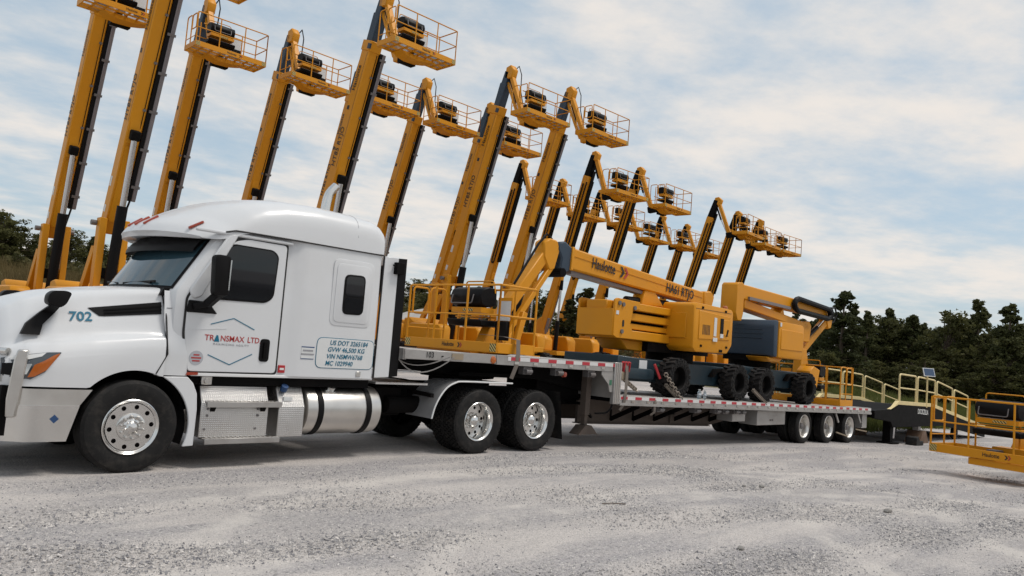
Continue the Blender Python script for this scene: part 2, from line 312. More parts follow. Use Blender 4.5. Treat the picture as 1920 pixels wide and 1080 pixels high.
# ---------------------------------------------------------------- ground
def axis(lo, hi, fine, far, step):
    a = list(np.arange(lo, hi+1e-6, step)); d = step
    x = hi
    while x < far: d *= 1.25; x += d; a.append(x)
    x = lo; d = step; b = []
    while x > -far: d *= 1.25; x -= d; b.append(x)
    return np.array(b[::-1]+a)
def ground_material():
    m = bpy.data.materials.new('gravel_yard'); m.use_nodes = True; t = m.node_tree; p = t.nodes['Principled BSDF']; MT['gravel_yard'] = m
    g = N(t, 'ShaderNodeTexCoord'); co = g.outputs['Object']
    def noise(sc, det=5, rough=.6, vec=co, dist=0.):
        n = N(t, 'ShaderNodeTexNoise'); n.inputs['Scale'].default_value = sc; n.inputs['Detail'].default_value = det; n.inputs['Roughness'].default_value = rough; n.inputs['Distortion'].default_value = dist; L(t, vec, n.inputs['Vector']); return n.outputs[0]
    def rng(v, a, b, c=0., d=1.):
        r = N(t, 'ShaderNodeMapRange', interpolation_type='SMOOTHSTEP'); r.inputs[1].default_value = a; r.inputs[2].default_value = b; r.inputs[3].default_value = c; r.inputs[4].default_value = d; L(t, v, r.inputs[0]); return r.outputs[0]
    def mixc(f, a, b, mode='MIX'):
        n = N(t, 'ShaderNodeMix', data_type='RGBA', blend_type=mode)
        for nm, v in (('Factor', f), ('A', a), ('B', b)):
            if isinstance(v, tuple): n.inputs[nm].default_value = (*v, 1)
            elif isinstance(v, (int, float)): n.inputs[nm].default_value = v
            else: L(t, v, n.inputs[nm])
        return n.outputs['Result']
    # wheel-swept streaks: noise stretched along the driving direction (two directions)
    def streak(rot, sc, stretch):
        mp = N(t, 'ShaderNodeMapping'); mp.inputs['Rotation'].default_value = (0, 0, rot); mp.inputs['Scale'].default_value = (sc/stretch, sc, 1); L(t, co, mp.inputs[0]); return noise(1, 6, .6, mp.outputs[0], .4)
    s1 = streak(R(8), 1.5, 6.); s2 = streak(R(-28), 1.0, 5.)
    patch = M(t, 'ADD', M(t, 'MULTIPLY', s1, .5), M(t, 'ADD', M(t, 'MULTIPLY', s2, .3), M(t, 'MULTIPLY', noise(.45, 6), .28)))
    f = rng(patch, .47, .63)
    base = mixc(f, (.56, .515, .485), (.32, .30, .312))
    base = mixc(rng(noise(.17, 3), .5, .7, 0, .45), base, (.40, .365, .34))
    st = N(t, 'ShaderNodeTexVoronoi'); st.inputs['Scale'].default_value = 55; st.inputs['Randomness'].default_value = 1; L(t, co, st.inputs['Vector'])
    stc = N(t, 'ShaderNodeSeparateColor'); L(t, st.outputs['Color'], stc.inputs[0])
    sv = mixc(stc.outputs[0], (.10, .10, .11), (.60, .57, .54))
    on = M(t, 'MULTIPLY', rng(stc.outputs[1], .45, .75), rng(f, 0, 1, .30, .9)); base = mixc(on, base, sv)
    st2 = N(t, 'ShaderNodeTexVoronoi'); st2.inputs['Scale'].default_value = 130; L(t, co, st2.inputs['Vector']); s2c = N(t, 'ShaderNodeSeparateColor'); L(t, st2.outputs['Color'], s2c.inputs[0])
    base = mixc(M(t, 'MULTIPLY', rng(s2c.outputs[1], .35, .75), .6), base, mixc(s2c.outputs[0], (.12, .12, .125), (.52, .49, .46)))
    # pale compacted wheel tracks left by turning machines
    br_ = noise(1.3, 5, .7); tot = None
    for (cx_, cy_), rr_ in (((4., -7.6), 4.5), ((4., -7.6), 6.4), ((2.7, -18.), 16.6), ((2.7, -18.), 14.5), ((12., -14.), 9.), ((12., -14.), 10.9)):
        vd = N(t, 'ShaderNodeVectorMath', operation='DISTANCE'); cz_ = N(t, 'ShaderNodeCombineXYZ'); sp_ = N(t, 'ShaderNodeSeparateXYZ'); L(t, co, sp_.inputs[0]); L(t, sp_.outputs[0], cz_.inputs[0]); L(t, sp_.outputs[1], cz_.inputs[1]); L(t, cz_.outputs[0], vd.inputs[0]); vd.inputs[1].default_value = (cx_, cy_, 0)
        dd = M(t, 'ABSOLUTE', M(t, 'SUBTRACT', M(t, 'ADD', vd.outputs['Value'], M(t, 'MULTIPLY_ADD', br_, .3, -.15)), rr_)); mk_ = rng(dd, .06, .24, 1., 0.); tot = mk_ if tot is None else M(t, 'MAXIMUM', tot, mk_)
    base = mixc(M(t, 'MULTIPLY', tot, rng(br_, .38, .6, .05, .6)), base, (.58, .54, .50))
    # vegetated ground away from the yard
    sx_ = N(t, 'ShaderNodeSeparateXYZ'); L(t, co, sx_.inputs[0])
    edge = M(t, 'ADD', sx_.outputs[1], M(t, 'MULTIPLY', noise(.12, 4), 8.)); veg = rng(edge, 27, 33)
    ex = M(t, 'ADD', sx_.outputs[0], M(t, 'MULTIPLY_ADD', noise(.1, 4), 10., M(t, 'MULTIPLY', sx_.outputs[1], .55))); vx = rng(ex, 41, 46)
    vg = M(t, 'MAXIMUM', veg, vx)
    grass = mixc(noise(.8, 6, .7), (.15, .115, .055), (.10, .105, .038)); base = mixc(vg, base, grass)
    L(t, base, p.inputs['Base Color']); p.inputs['Roughness'].default_value = .92; p.inputs['Specular IOR Level'].default_value = .25
    hgt = M(t, 'ADD', M(t, 'MULTIPLY', M(t, 'SUBTRACT', 1., st.outputs['Distance']), .6), M(t, 'ADD', M(t, 'MULTIPLY', noise(6, 8, .7), 1.2), M(t, 'MULTIPLY', noise(60, 3), .4)))
    b = N(t, 'ShaderNodeBump'); b.inputs['Strength'].default_value = .55; b.inputs['Distance'].default_value = .02; L(t, hgt, b.inputs['Height']); L(t, b.outputs[0], p.inputs['Normal'])
ground_material()
def ground():
    xs = axis(-8, 30, 0, 2500, .35); ys = axis(-12, 14, 0, 2500, .35)
    Xg, Yg = np.meshgrid(xs, ys); Zg = gz(Xg, Yg)
    near = (np.abs(Xg-10) < 25) & (np.abs(Yg-2) < 22)
    Zg += np.where(near, .010*np.sin(Xg*1.7+Yg*.6)*np.cos(Yg*1.3-Xg*.4) + .008*np.sin(Yg*4.1+Xg*.9), 0)*(1-sm(-1.2, 0, Yg)*(1-sm(3, 4, Yg)))
    far = np.hypot(Xg-40, Yg-30); Zg = np.where(far > 220, Zg-(np.minimum(far, 600)-220)*.0, Zg)
    n = len(xs); vs = np.stack([Xg.ravel(), Yg.ravel(), Zg.ravel()], 1)
    i = np.arange((len(ys)-1)*(n-1)); r, c = i//(n-1), i % (n-1); a = r*n+c
    fs = np.stack([a, a+1, a+n+1, a+n], 1)
    me = bpy.data.meshes.new('ground'); me.from_pydata(vs.tolist(), [], fs.tolist()); me.polygons.foreach_set('use_smooth', [True]*len(me.polygons)); me.materials.append(MT['gravel_yard'])
    tag(link('ground', me), None, None, kind='structure')
ground()
def raw_mesh(name, vs, fs, m, smooth=False):
    me = bpy.data.meshes.new(name); vs = np.asarray(vs, np.float32); fs = np.asarray(fs, np.int32); k = fs.shape[1]
    me.vertices.add(len(vs)); me.vertices.foreach_set('co', vs.ravel()); me.loops.add(fs.size); me.loops.foreach_set('vertex_index', fs.ravel()); me.polygons.add(len(fs))
    me.polygons.foreach_set('loop_start', np.arange(0, fs.size, k, dtype=np.int32)); me.polygons.foreach_set('loop_total', np.full(len(fs), k, np.int32))
    if smooth: me.polygons.foreach_set('use_smooth', [True]*len(fs))
    me.update(calc_edges=True); me.materials.append(MT[m]); return me
def stones(n, m, smin, smax, seed, xr, yr, name, lo):
    rg = np.random.RandomState(seed)
    x = rg.uniform(*xr, n); y = rg.uniform(*yr, n)
    keep = (y < -.2) | (y > 3); den = np.zeros(n); r2 = np.random.RandomState(77)
    for q in range(30):
        fx, fy = r2.normal()*(.25+q*.07), r2.normal()*(.7+q*.2); den += np.sin(fx*x+fy*y+r2.rand()*6.28)/(1+q*.1)
    keep &= rg.rand(n) < np.clip(.45+.2*den, lo, 1.); x, y = x[keep], y[keep]; n = len(x)
    s = smin*(smax/smin)**(rg.rand(n)**3.); z = gz(x, y)
    base = np.array([(1, 0, -.25), (0, 1, -.25), (-1, 0, -.25), (0, -1, -.25), (0, 0, .8)])
    vs = base[None]*s[:, None, None]*rg.uniform(.55, 1.3, (n, 5, 1)); vs[:, 4, :2] += rg.normal(size=(n, 2))*.35*s[:, None]; a = rg.rand(n)*6.28; c, s_ = np.cos(a)[:, None], np.sin(a)[:, None]
    P = np.stack([vs[..., 0]*c-vs[..., 1]*s_+x[:, None], vs[..., 0]*s_+vs[..., 1]*c+y[:, None], vs[..., 2]+z[:, None]], -1).reshape(-1, 3)
    f = np.array([(0, 1, 4), (1, 2, 4), (2, 3, 4), (3, 0, 4)]); F = (f[None]+(np.arange(n)*5)[:, None, None]).reshape(-1, 3)
    o = link(name, raw_mesh(name, P, F, m)); tag(o, 'loose grey gravel strewn over the %s' % ('near yard' if yr[1] <= 0 else 'yard beside the trailer tail'), 'gravel', kind='stuff')
stones(420000, 'gravel_mix', .0045, .019, 3, (-3.2, 10), (-8., 0), 'gravel', .22)
stones(90000, 'gravel_mix', .008, .024, 5, (8, 30), (-9, 3), 'gravel', .2)
# ---------------------------------------------------------------- trees
def leaf_cloud(rg, centers, radii, per, size, flat=.75):
    n = len(centers)*per; c = np.repeat(np.array(centers), per, 0); r = np.repeat(np.array(radii), per)
    d = rg.normal(size=(n, 3)); d /= np.linalg.norm(d, axis=1)[:, None]; rad = r*rg.rand(n)**.45
    p = c+d*rad[:, None]*np.array([1, 1, flat]); u = rg.normal(size=(n, 3)); u /= np.linalg.norm(u, axis=1)[:, None]; w_ = np.cross(u, d+rg.normal(size=(n, 3))*.5); w_ /= np.linalg.norm(w_, axis=1)[:, None]+1e-9
    s = size*rg.uniform(.55, 1.3, n)[:, None]
    vs = np.stack([p-u*s, p+w_*s*.55, p+u*s, p-w_*s*.55], 1).reshape(-1, 3); fs = np.arange(n*4).reshape(-1, 4); return vs, fs
def make_tree(kind, seed):
    rg = np.random.RandomState(seed); H = 10.; root = thing(kind+'_tree', 'tree', 'tree')
    tr = MB(); cen = []; rad = []
    if kind == 'pine':
        lean = rg.uniform(-.3, .3, 2); top = V((lean[0], lean[1], H)); tr.cyl((0, 0, -.3), (lean[0]*.5, lean[1]*.5, H*.5), .2, 8, .13); tr.cyl((lean[0]*.5, lean[1]*.5, H*.5), top, .13, 7, .03)
        for i in range(84):
            h = rg.uniform(.08, 1.)**.85; z = H*h; a = rg.rand()*6.28; reach = (.16+2.7*(1-h)**.85*(1 if h > .3 else .75+.8*h))*rg.uniform(.55, 1.15); bx, by = lean[0]*h, lean[1]*h
            e = np.array([bx+math.cos(a)*reach, by+math.sin(a)*reach, z+reach*rg.uniform(.0, .4)]); tr.cyl((bx, by, z-.1), e, .05*(1.3-h), 5, .012)
            for q in (.55, .8, 1.):
                cen.append(np.array([bx, by, z])*(1-q)+e*q+rg.normal(size=3)*.13); rad.append(rg.uniform(.32, .6)*(1.1-.72*h))
        vs, fs = leaf_cloud(rg, cen, rad, 26, .17, .8)
    else:
        tr.cyl((0, 0, -.3), (0, 0, H*.4), .22, 8, .16); cw = rg.uniform(.85, 1.15)
        for i in range(46):
            a = rg.rand()*6.28; h = rg.uniform(.12, .98); env = math.sin(math.pi*min(max((h-.08)/.96, 0), 1))**.6; reach = 2.9*cw*env*rg.uniform(.3, 1.05); z0 = H*(.2+.45*h)
            e = np.array([math.cos(a)*reach, math.sin(a)*reach, H*h]); tr.cyl((0, 0, min(z0, H*.6)), e, .07, 5, .015)
            for q in (.7, 1.):
                cen.append(np.array([0, 0, z0])*(1-q)+e*q+rg.normal(size=3)*.2); rad.append(rg.uniform(.45, .85))
        tr.cyl((0, 0, H*.38), (rg.uniform(-.3, .3), rg.uniform(-.3, .3), H*.93), .15, 7, .02); cen.append(np.array([0, 0, H*.95])); rad.append(.5)
        vs, fs = leaf_cloud(rg, cen, rad, 52, .19)
    ob('trunk', tr, 'bark', root); link('crown', raw_mesh('crown', vs, fs, kind+'_foliage'), root)
    return root
protos = [make_tree('pine', 11), make_tree('pine', 12), make_tree('pine', 13), make_tree('broadleaf', 21), make_tree('broadleaf', 22), make_tree('broadleaf', 23)]
used = set()
def place_tree(k, x, y, h, label, group, wd=1.):
    o = protos[k] if k not in used else copy_tree(protos[k]); used.add(k)
    o.location = (x, y, gzf(x, y)-.1); s = h/10.; o.scale = (s*wd, s*wd, s); o.rotation_euler = (0, 0, random.random()*6.28); tag(o, label, 'tree', group)
CX, CY, CZ = -3.288, -9.096, 1.707
def ray(px, py=None):
    a = (px-960)/1464.; b = 0. if py is None else (540-py)/1464.
    v = cf+cr_*a+cu*b; return v
def at(px, D):       # ground point at depth D along the column px of the survey
    yh = 575.5+.0787*(px); v = ray(px, yh); return CX+v.x*D, CY+v.y*D
GR = 'trees of the dark tree line right of the yard'
named = {1572: ('tallest broad pine of the right tree line, beside the rear machine boom', 1), 1618: ('thin pine with a sparse spiky top, just right of the tallest pine', 0), 1662: ('low round-topped tree between the sparse pine and the two narrow tops', 3), 1706: ('narrow-topped pine above the ramp platform', 2), 1772: ('dense double-topped tree above the ramp slope', 4), 1830: ('tall spire-topped pine near the right edge', 0), 1893: ('broad round-crowned pine at the right edge of the picture', 1)}
for px, (lb, k) in named.items():
    D = {1572: 72, 1618: 76, 1662: 78, 1706: 76, 1772: 74, 1830: 74, 1893: 70}[px]; top = {1572: 546, 1618: 584, 1662: 598, 1706: 592, 1772: 577, 1830: 563, 1893: 571}[px]
    x, y = at(px, D); zt = CZ+ray(px, top).z*D; place_tree(k, x, y, zt-gzf(x, y)+.1, lb, None, 1.25 if k != 0 else 1.05)
rg = np.random.RandomState(5)
for px in list(range(1495, 2240, 30)):
    for row in range(2):
        D = 80+row*9+rg.uniform(-3, 3); x, y = at(px+rg.uniform(-12, 12), D); hh = rg.uniform(6.8, 9.2)+row*.8; k_ = rg.choice([0, 1, 2, 0, 1, 2, 3, 4, 5]); place_tree(k_, x, y, hh, 'dark green tree massed in the tree line right of the yard', GR, 1.1 if k_ < 3 else 1.35)
for px in range(1490, 2240, 26):      # lower growth at the foot of the tree line
    D = 70+rg.uniform(-3, 4); x, y = at(px+rg.uniform(-10, 10), D); place_tree(rg.randint(3, 6), x, y, rg.uniform(3., 4.6), 'low bushy tree at the foot of the right tree line', 'bushy trees at the foot of the right tree line', 1.7)
GL = 'trees on the hillside behind the machines'
for px in range(-420, 1500, 36):
    for row in range(2):
        D = 84+row*10+rg.uniform(-5, 5); x, y = at(px+rg.uniform(-14, 14), D); hh = rg.uniform(3.8, 5.4) + (2.0 if px < 30 else 0)*(1 if px < 0 else .7) - (1.3 if px > 900 else 0); place_tree(rg.randint(0, 6) if px > 200 else rg.randint(2, 6), x, y, hh, 'dark tree on the far hillside behind the raised machines', GL, 1.5)
for px, D, top, k, lb in ((1000, 60, 540, 3, 'round-crowned dark tree seen just right of the deck basket'), (1062, 46, 566, 2, 'young pine in the brush left of the hanging boom gap'), (1098, 44, 545, 0, 'pointed young pine behind the slanting lift booms'), (1076, 52, 588, 4, 'low bushy tree between the two young pines behind the trailer'), (800, 58, 530, 4, 'dark bushy tree above the gravel heap beside the cab'), (262, 60, 500, 3, 'rounded olive tree between the two leftmost masts'), (205, 55, 510, 5, 'olive shrub tree right of the leftmost mast'), (20, 62, 478, 5, 'bushy tree at the left edge under the taller woods'), (70, 60, 492, 3, 'low olive tree left of the leftmost mast')):
    x, y = at(px, D); zt = CZ+ray(px, top).z*D; place_tree(k, x, y, max(zt-gzf(x, y), 1.2)+.2, lb, None, 1.5)
# brush and grass
def brush(name, label, m, pts, size, per, cat='brush'):
    rg = np.random.RandomState(9); cen = [np.array([x, y, gzf(x, y)+h*.45]) for x, y, h in pts]; rad = [h*.62 for x, y, h in pts]
    vs, fs = leaf_cloud(rg, cen, rad, per, size, .8); tag(link(name, raw_mesh(name, vs, fs, m)), label, cat, kind='stuff')
def blades(name, label, m, pts, wid=.02, per=26):
    rg = np.random.RandomState(19); P = np.repeat(np.array(pts), per, 0); n = len(P); a = rg.rand(n)*6.28; r = rg.rand(n)**.7*.35
    bx = P[:, 0]+np.cos(a)*r; by = P[:, 1]+np.sin(a)*r; bz = gz(bx, by); h = P[:, 2]*rg.uniform(.5, 1.15, n); lean = rg.normal(size=(n, 2))*.28*h[:, None]; t = rg.rand(n)*3.14; wx, wy = np.cos(t)*wid, np.sin(t)*wid
    vs = np.stack([np.stack([bx-wx, by-wy, bz], 1), np.stack([bx+wx, by+wy, bz], 1), np.stack([bx+lean[:, 0], by+lean[:, 1], bz+h], 1)], 1).reshape(-1, 3); fs = np.arange(n*3).reshape(-1, 3)
    tag(link(name, raw_mesh(name, vs, fs, m)), label, 'grass', kind='stuff')
rg = np.random.RandomState(31); pts = []
for i in range(1500):
    px = rg.uniform(-250, 1450); D = rg.uniform(60, 88); x, y = at(px, D); pts.append((x, y, rg.uniform(.7, 2.2)*(1 if D > 70 else .6)))
for i in range(170):
    px = rg.uniform(960, 1160); D = rg.uniform(46, 54); x, y = at(px, D); pts.append((x, y, rg.uniform(1.2, 2.8)))
brush('hillside_brush', 'olive and brown brush covering the slope behind the machines', 'brush_foliage', pts, .2, 34)
pts = []
for i in range(2600):
    px = rg.uniform(-200, 1350); D = rg.uniform(34, 70); x, y = at(px, D)
    if y > 25: pts.append((x, y, rg.uniform(.5, 1.3)))
for i in range(500):
    px = rg.uniform(960, 1180); D = rg.uniform(47, 54); x, y = at(px, D); pts.append((x, y, rg.uniform(1., 2.3)))
blades('tall_dry_grass', 'tall dry grass behind the parked machines', 'dry_grass', pts, .03, 22)
pts = []
for i in range(1500):
    px = rg.uniform(1560, 2100); D = rg.uniform(36, 66); x, y = at(px, D); pts.append((x, y, rg.uniform(.25, .7)))
for i in range(500):
    pts.append((rg.uniform(22.5, 40), rg.uniform(2.6, 6.5)+0, rg.uniform(.2, .8)))
blades('green_grass', 'green weeds and grass around the loading ramp', 'green_grass', pts, .018, 26)
# ---------------------------------------------------------------- wheels (axis along Y, outer face towards -Y at y=0)
def road_tyre(r, wdt, rr, tread):
    mb = MB(); b = .04
    prof = [(rr-.005, .012), (rr+.03, .0), (rr+.09, -.010), (r-.09, -.012), (r-.035, -.002), (r-.008, .022)]
    if tread == 'ribs':
        k = 5; wv = wdt-.044-.0
        for i in range(k):
            a = .022+(wdt-.044)*i/k; c = .022+(wdt-.044)*(i+1)/k
            prof += [(r, a+.006), (r, c-.006), (r-.014, c-.005), (r-.014, c+.005)] if i < k-1 else [(r, a+.006), (r, c-.004)]
    else: prof += [(r-.022, .025), (r-.022, wdt-.025)]
    prof += [(r-.008, wdt-.022), (r-.035, wdt+.002), (r-.09, wdt+.012), (rr+.09, wdt+.010), (rr+.03, wdt), (rr-.005, wdt-.012)]
    mb.lathe(prof, n=72)
    if tread == 'blocks':
        n = 46
        for i in range(n):
            for j in range(5):
                t = 2*math.pi*(i+(.5 if j % 2 else 0))/n; y0 = .004+(wdt-.008)*j/5+.006; y1 = .004+(wdt-.008)*(j+1)/5-.006; dt = 2*math.pi/n*.33; rb = r-.02; vs = []
                for rad in (rb, r-(.006 if j in (0, 4) else 0)):
                    for (tt, yy) in ((t-dt, y0), (t-dt*.55, (y0+y1)/2), (t-dt, y1), (t+dt, y1), (t+dt*1.45, (y0+y1)/2), (t+dt, y0)):
                        vs.append((rad*math.cos(tt), yy, rad*math.sin(tt)))
                mb.add(vs, [(0, 1, 2, 3, 4, 5), (11, 10, 9, 8, 7, 6)]+[(k, (k+1) % 6, 6+(k+1) % 6, 6+k) for k in range(6)])
    return mb
def holes_disc(rin, rout, nh, rh, rhc, y, th, n=60):      # disc with round hand holes cut as real openings (ring sectors around each hole)
    mb = MB(); vs = []; seg = 2*math.pi/nh; m = 16
    for i in range(nh):
        a0 = i*seg; c = (rhc*math.cos(a0), rhc*math.sin(a0)); hole = [(c[0]+rh*math.cos(2*math.pi*k/m), c[1]+rh*math.sin(2*math.pi*k/m)) for k in range(m)]
        # outer boundary of the sector sampled at same angular positions about the hole centre
        out = []
        for k in range(m):
            d = (math.cos(2*math.pi*k/m), math.sin(2*math.pi*k/m)); t = .002
            lo, hi = rh, 1.
            for _ in range(26):
                mid = (lo+hi)/2; x, y_ = c[0]+d[0]*mid, c[1]+d[1]*mid; rad = math.hypot(x, y_); an = (math.atan2(y_, x)-a0+math.pi) % (2*math.pi)-math.pi
                if rin <= rad <= rout and abs(an) <= seg/2: lo = mid
                else: hi = mid
            out.append((c[0]+d[0]*lo, c[1]+d[1]*lo))
        vs = [(p[0], y, p[1]) for p in hole]+[(p[0], y, p[1]) for p in out]+[(p[0], y+th, p[1]) for p in hole]
        fs = [(k, (k+1) % m, m+(k+1) % m, m+k) for k in range(m)]+[(k, (k+1) % m, 2*m+(k+1) % m, 2*m+k) for k in range(m)]
        # corner fillers
        mb.add(vs, fs)
        for sgn in (1, -1):
            for rad in (rin, rout):
                ac = a0+sgn*seg/2; P = (rad*math.cos(ac), rad*math.sin(ac))
                best = sorted(range(m), key=lambda k: math.hypot(out[k][0]-P[0], out[k][1]-P[1]))[:2]
                mb.add([(P[0], y, P[1]), (out[best[0]][0], y, out[best[0]][1]), (out[best[1]][0], y, out[best[1]][1])], [(0, 1, 2)])
    return mb
def wheel_meshes():
    d = {}
    # steer: convex polished disc
    mb = MB().lathe([(.303, .006), (.306, -.004), (.298, -.010), (.285, .0), (.270, .018), (.262, .02), (.262, .18), (.30, .2)], n=64, closed=False)
    d['steer_rim'] = mb.mesh('wheel', 'polished_metal')
    mb = holes_disc(.155, .264, 10, .026, .222, .012, .03); mb.lathe([(.156, .012), (.150, -.006), (.142, -.010), (.095, -.012), (.02, -.012)], n=48, closed=False); d['steer_disc'] = mb.mesh('rim_disc', 'polished_metal')
    mb = MB(); mb.lathe([(.098, -.01), (.094, -.022), (.075, -.030), (.05, -.055), (.0, -.075)], n=10, closed=False)
    d['steer_hub'] = mb.mesh('hub_cap', 'polished_metal', angle=20)
    mb = MB()
    for k in range(10):
        a = 2*math.pi*(k+.5)/10; c = (.122*math.cos(a), .122*math.sin(a)); mb.cyl((c[0], -.008, c[1]), (c[0], -.05, c[1]), .0165, 8, .013); mb.lathe([(.0, -.058), (.012, -.054), (.014, -.048)], (c[0], 0, c[1]), 8, closed=False)
    d['nuts'] = mb.mesh('wheel_nut_ring', 'brushed_metal')
    mb = MB().lathe([(.25, .05), (.0, .05)], n=32, closed=False); d['steer_back'] = mb.mesh('brake_shadow_plate', 'black_frame')
    # drive: deep dish
    mb = MB().lathe([(.300, .012), (.307, .0), (.300, -.006), (.285, .002), (.272, .02), (.262, .05), (.248, .09), (.238, .15), (.236, .17)], n=64, closed=False); d['drive_rim'] = mb.mesh('wheel', 'polished_metal')
    mb = holes_disc(.13, .24, 10, .026, .205, .165, .02); mb.lathe([(.131, .165), (.126, .15), (.10, .148), (.02, .148)], n=40, closed=False); d['drive_disc'] = mb.mesh('rim_disc', 'polished_metal')
    mb = MB().lathe([(.098, .15), (.098, .11), (.09, .09), (.06, .062), (.0, .05)], n=28, closed=False); d['drive_hub'] = mb.mesh('hub_cap', 'polished_metal')
    mb = MB()
    for k in range(10):
        a = 2*math.pi*(k+.5)/10; c = (.118*math.cos(a), .118*math.sin(a)); mb.cyl((c[0], .15, c[1]), (c[0], .115, c[1]), .016, 7, .013)
    d['drive_nuts'] = mb.mesh('wheel_nut_ring', 'brushed_metal')
    d['drive_back'] = MB().lathe([(.238, .2), (.0, .2)], n=32, closed=False).mesh('brake_drum', 'black_frame')
    d['steer_tyre'] = road_tyre(.512, .29, .298, 'ribs').mesh('tyre', 'rubber', angle=25)
    d['drive_tyre'] = road_tyre(.512, .27, .298, 'blocks').mesh('tyre', 'rubber', angle=25)
    d['trailer_tyre'] = road_tyre(.455, .25, .298, 'ribs').mesh('tyre', 'rubber', angle=25)
    mb = MB().lathe([(.300, .012), (.307, .0), (.300, -.006), (.285, .002), (.272, .02), (.262, .05), (.250, .09), (.244, .15), (.15, .16), (.14, .13), (.0, .13)], n=48, closed=False); d['trailer_rim'] = mb.mesh('wheel', 'brushed_metal')
    d['trailer_hub'] = MB().lathe([(.085, .13), (.08, .06), (.05, .04), (.0, .04)], n=20, closed=False).mesh('hub_cap', 'grey_steel')
    return d
WM = wheel_meshes()
def put_wheel(root, kind, x, y, z, flip=False, inner=True):
    wo_ = link('wheel', WM[kind+'_rim'], root); wo_.location = (x, y, z); wo_.rotation_euler = (0, random.random()*6.28, math.pi if flip else 0)
    if flip: wo_.rotation_euler = (0, random.random()*6.28, math.pi)
    def ch(n, me):
        o = bpy.data.objects.new(n, me); C.objects.link(o); o.parent = wo_
        if n == 'wheel_nut_ring': o['kind'] = 'stuff'
        return o
    ch('tyre', WM[kind+'_tyre'])
    if kind == 'steer': ch('rim_disc', WM['steer_disc']); ch('hub_cap', WM['steer_hub']); ch('wheel_nut_ring', WM['nuts']); ch('brake_shadow_plate', WM['steer_back'])
    elif kind == 'drive': ch('rim_disc', WM['drive_disc']); ch('hub_cap', WM['drive_hub']); ch('wheel_nut_ring', WM['drive_nuts']); ch('brake_drum', WM['drive_back'])
    else: ch('hub_cap', WM['trailer_hub'])
    if kind != 'steer':
        o = ch('inner_tyre', WM[kind+'_tyre']); o.location = (0, .31, 0)
# ---------------------------------------------------------------- truck tractor
YC = 1.27
truck = thing('truck_tractor', 'white long-nosed semi truck tractor with sleeper cab, coupled to the flatbed trailer', 'truck', (0, YC, 0), wc=True)
T = truck
def mirror_profile(half, X):       # half: list of (w, z) from centre top to near side bottom -> open strip across the truck
    near = [(X if not callable(X) else X(w), YC-w, z) for w, z in half]; far = [(X if not callable(X) else X(w), YC+w, z) for w, z in half]
    return near[::-1]+far[1:]
# hood
ST = np.array([  # X, z centre, crest w, crest z, side w, side z, shoulder w, shoulder z, fender w, fender z
 [-1.34, 1.42, .55, 1.37, .74, 1.28, .86, 1.18, .90, 1.08],
 [-1.30, 1.62, .58, 1.56, .78, 1.36, .93, 1.22, .99, 1.10],
 [-1.22, 1.75, .62, 1.68, .83, 1.45, 1.00, 1.27, 1.08, 1.14],
 [-1.05, 1.86, .69, 1.79, .90, 1.54, 1.08, 1.33, 1.16, 1.18],
 [-.80, 1.95, .76, 1.88, .95, 1.60, 1.13, 1.37, 1.205, 1.22],
 [-.45, 2.02, .84, 1.955, .99, 1.66, 1.165, 1.42, 1.225, 1.27],
 [-.10, 2.07, .92, 2.01, 1.03, 1.71, 1.18, 1.46, 1.225, 1.31],
 [.15, 2.10, .98, 2.04, 1.06, 1.74, 1.185, 1.49, 1.225, 1.33],
 [.30, 2.12, 1.0, 2.06, 1.075, 1.75, 1.185, 1.50, 1.225, 1.34]])
def hood_half(X):
    q = [np.interp(X, ST[:, 0], ST[:, i]) for i in range(1, 10)]
    zc_, wc, zcr, ws, zs, wf, zf, w2, z2 = q
    ar = .63**2-X**2; zb = .925
    if abs(X) < .63: zb = max(zb, .5+math.sqrt(ar))
    if X > .0: zb = max(zb, 1.07 if X < .3 else 1.07)
    P = catmull([(0, zc_), (wc*.5, zc_-.012), (wc*.86, zcr+.035), (wc, zcr-.01), (wc+(ws-wc)*.45, zcr-(zcr-zs)*.4), (ws, zs), (ws+(wf-ws)*.38, zs-(zs-zf)*.62), (wf-.035, zf+.035), (wf+.004, zf), ((wf+w2)/2+.012, (zf+z2)/2), (w2, z2)], 5)
    P.append(np.array([w2+.004, (z2+zb)/2])); P.append(np.array([w2, zb])); P.append(np.array([w2-.05, zb-.004])); return [tuple(p) for p in P]
mb = MB(); xs_ = np.concatenate([np.linspace(-1.34, -1.0, 9), np.linspace(-.95, .30, 34)]); mb.loft([mirror_profile(hood_half(x), x) for x in xs_], closed=False)
# nose cap
h0 = mirror_profile(hood_half(-1.34), -1.34); mb.add(h0+[(-1.33, YC, .95)], [(i, i+1, len(h0)) for i in range(len(h0)-1)])
ob('hood', mb, 'white_paint', T, angle=28)
def hood_pt(X, z):      # near-side surface point of the hood
    h = hood_half(X)
    for (w0, z0), (w1, z1) in zip(h, h[1:]):
        if z1 <= z <= z0 and z0 > z1: return YC-(w0+(w1-w0)*(z0-z)/(z0-z1))
    return YC-h[-3][0]
def on_hood(poly, off=.012, k=6, inner=False):   # polygon (X,z) draped over the near hood side: strip between upper and lower edges
    up, lo = poly; rows = []
    for (xa, za), (xb, zb) in zip(up, lo):
        row = []
        for j in range(k+1):
            t = j/k; x = xa+(xb-xa)*t; z = za+(zb-za)*t; row.append((x, hood_pt(x, z)-off, z))
        rows.append(row)
    return rows
n_ = 16; up = [(-.49+(.745)*t, 1.785+.135*t) for t in np.linspace(0, 1, n_)]; lo = [(-.48+.74*t, 1.775-.30*0+(-.09+.095*min(t*1.0, 1))*1.0 if t > .15 else 1.775-.08*t/.15) for t in np.linspace(0, 1, n_)]
mbv = MB().loft(on_hood((up, lo), .008), closed=False); vt = ob('hood_vent', mbv, 'black_plastic', T)
mbs = MB()
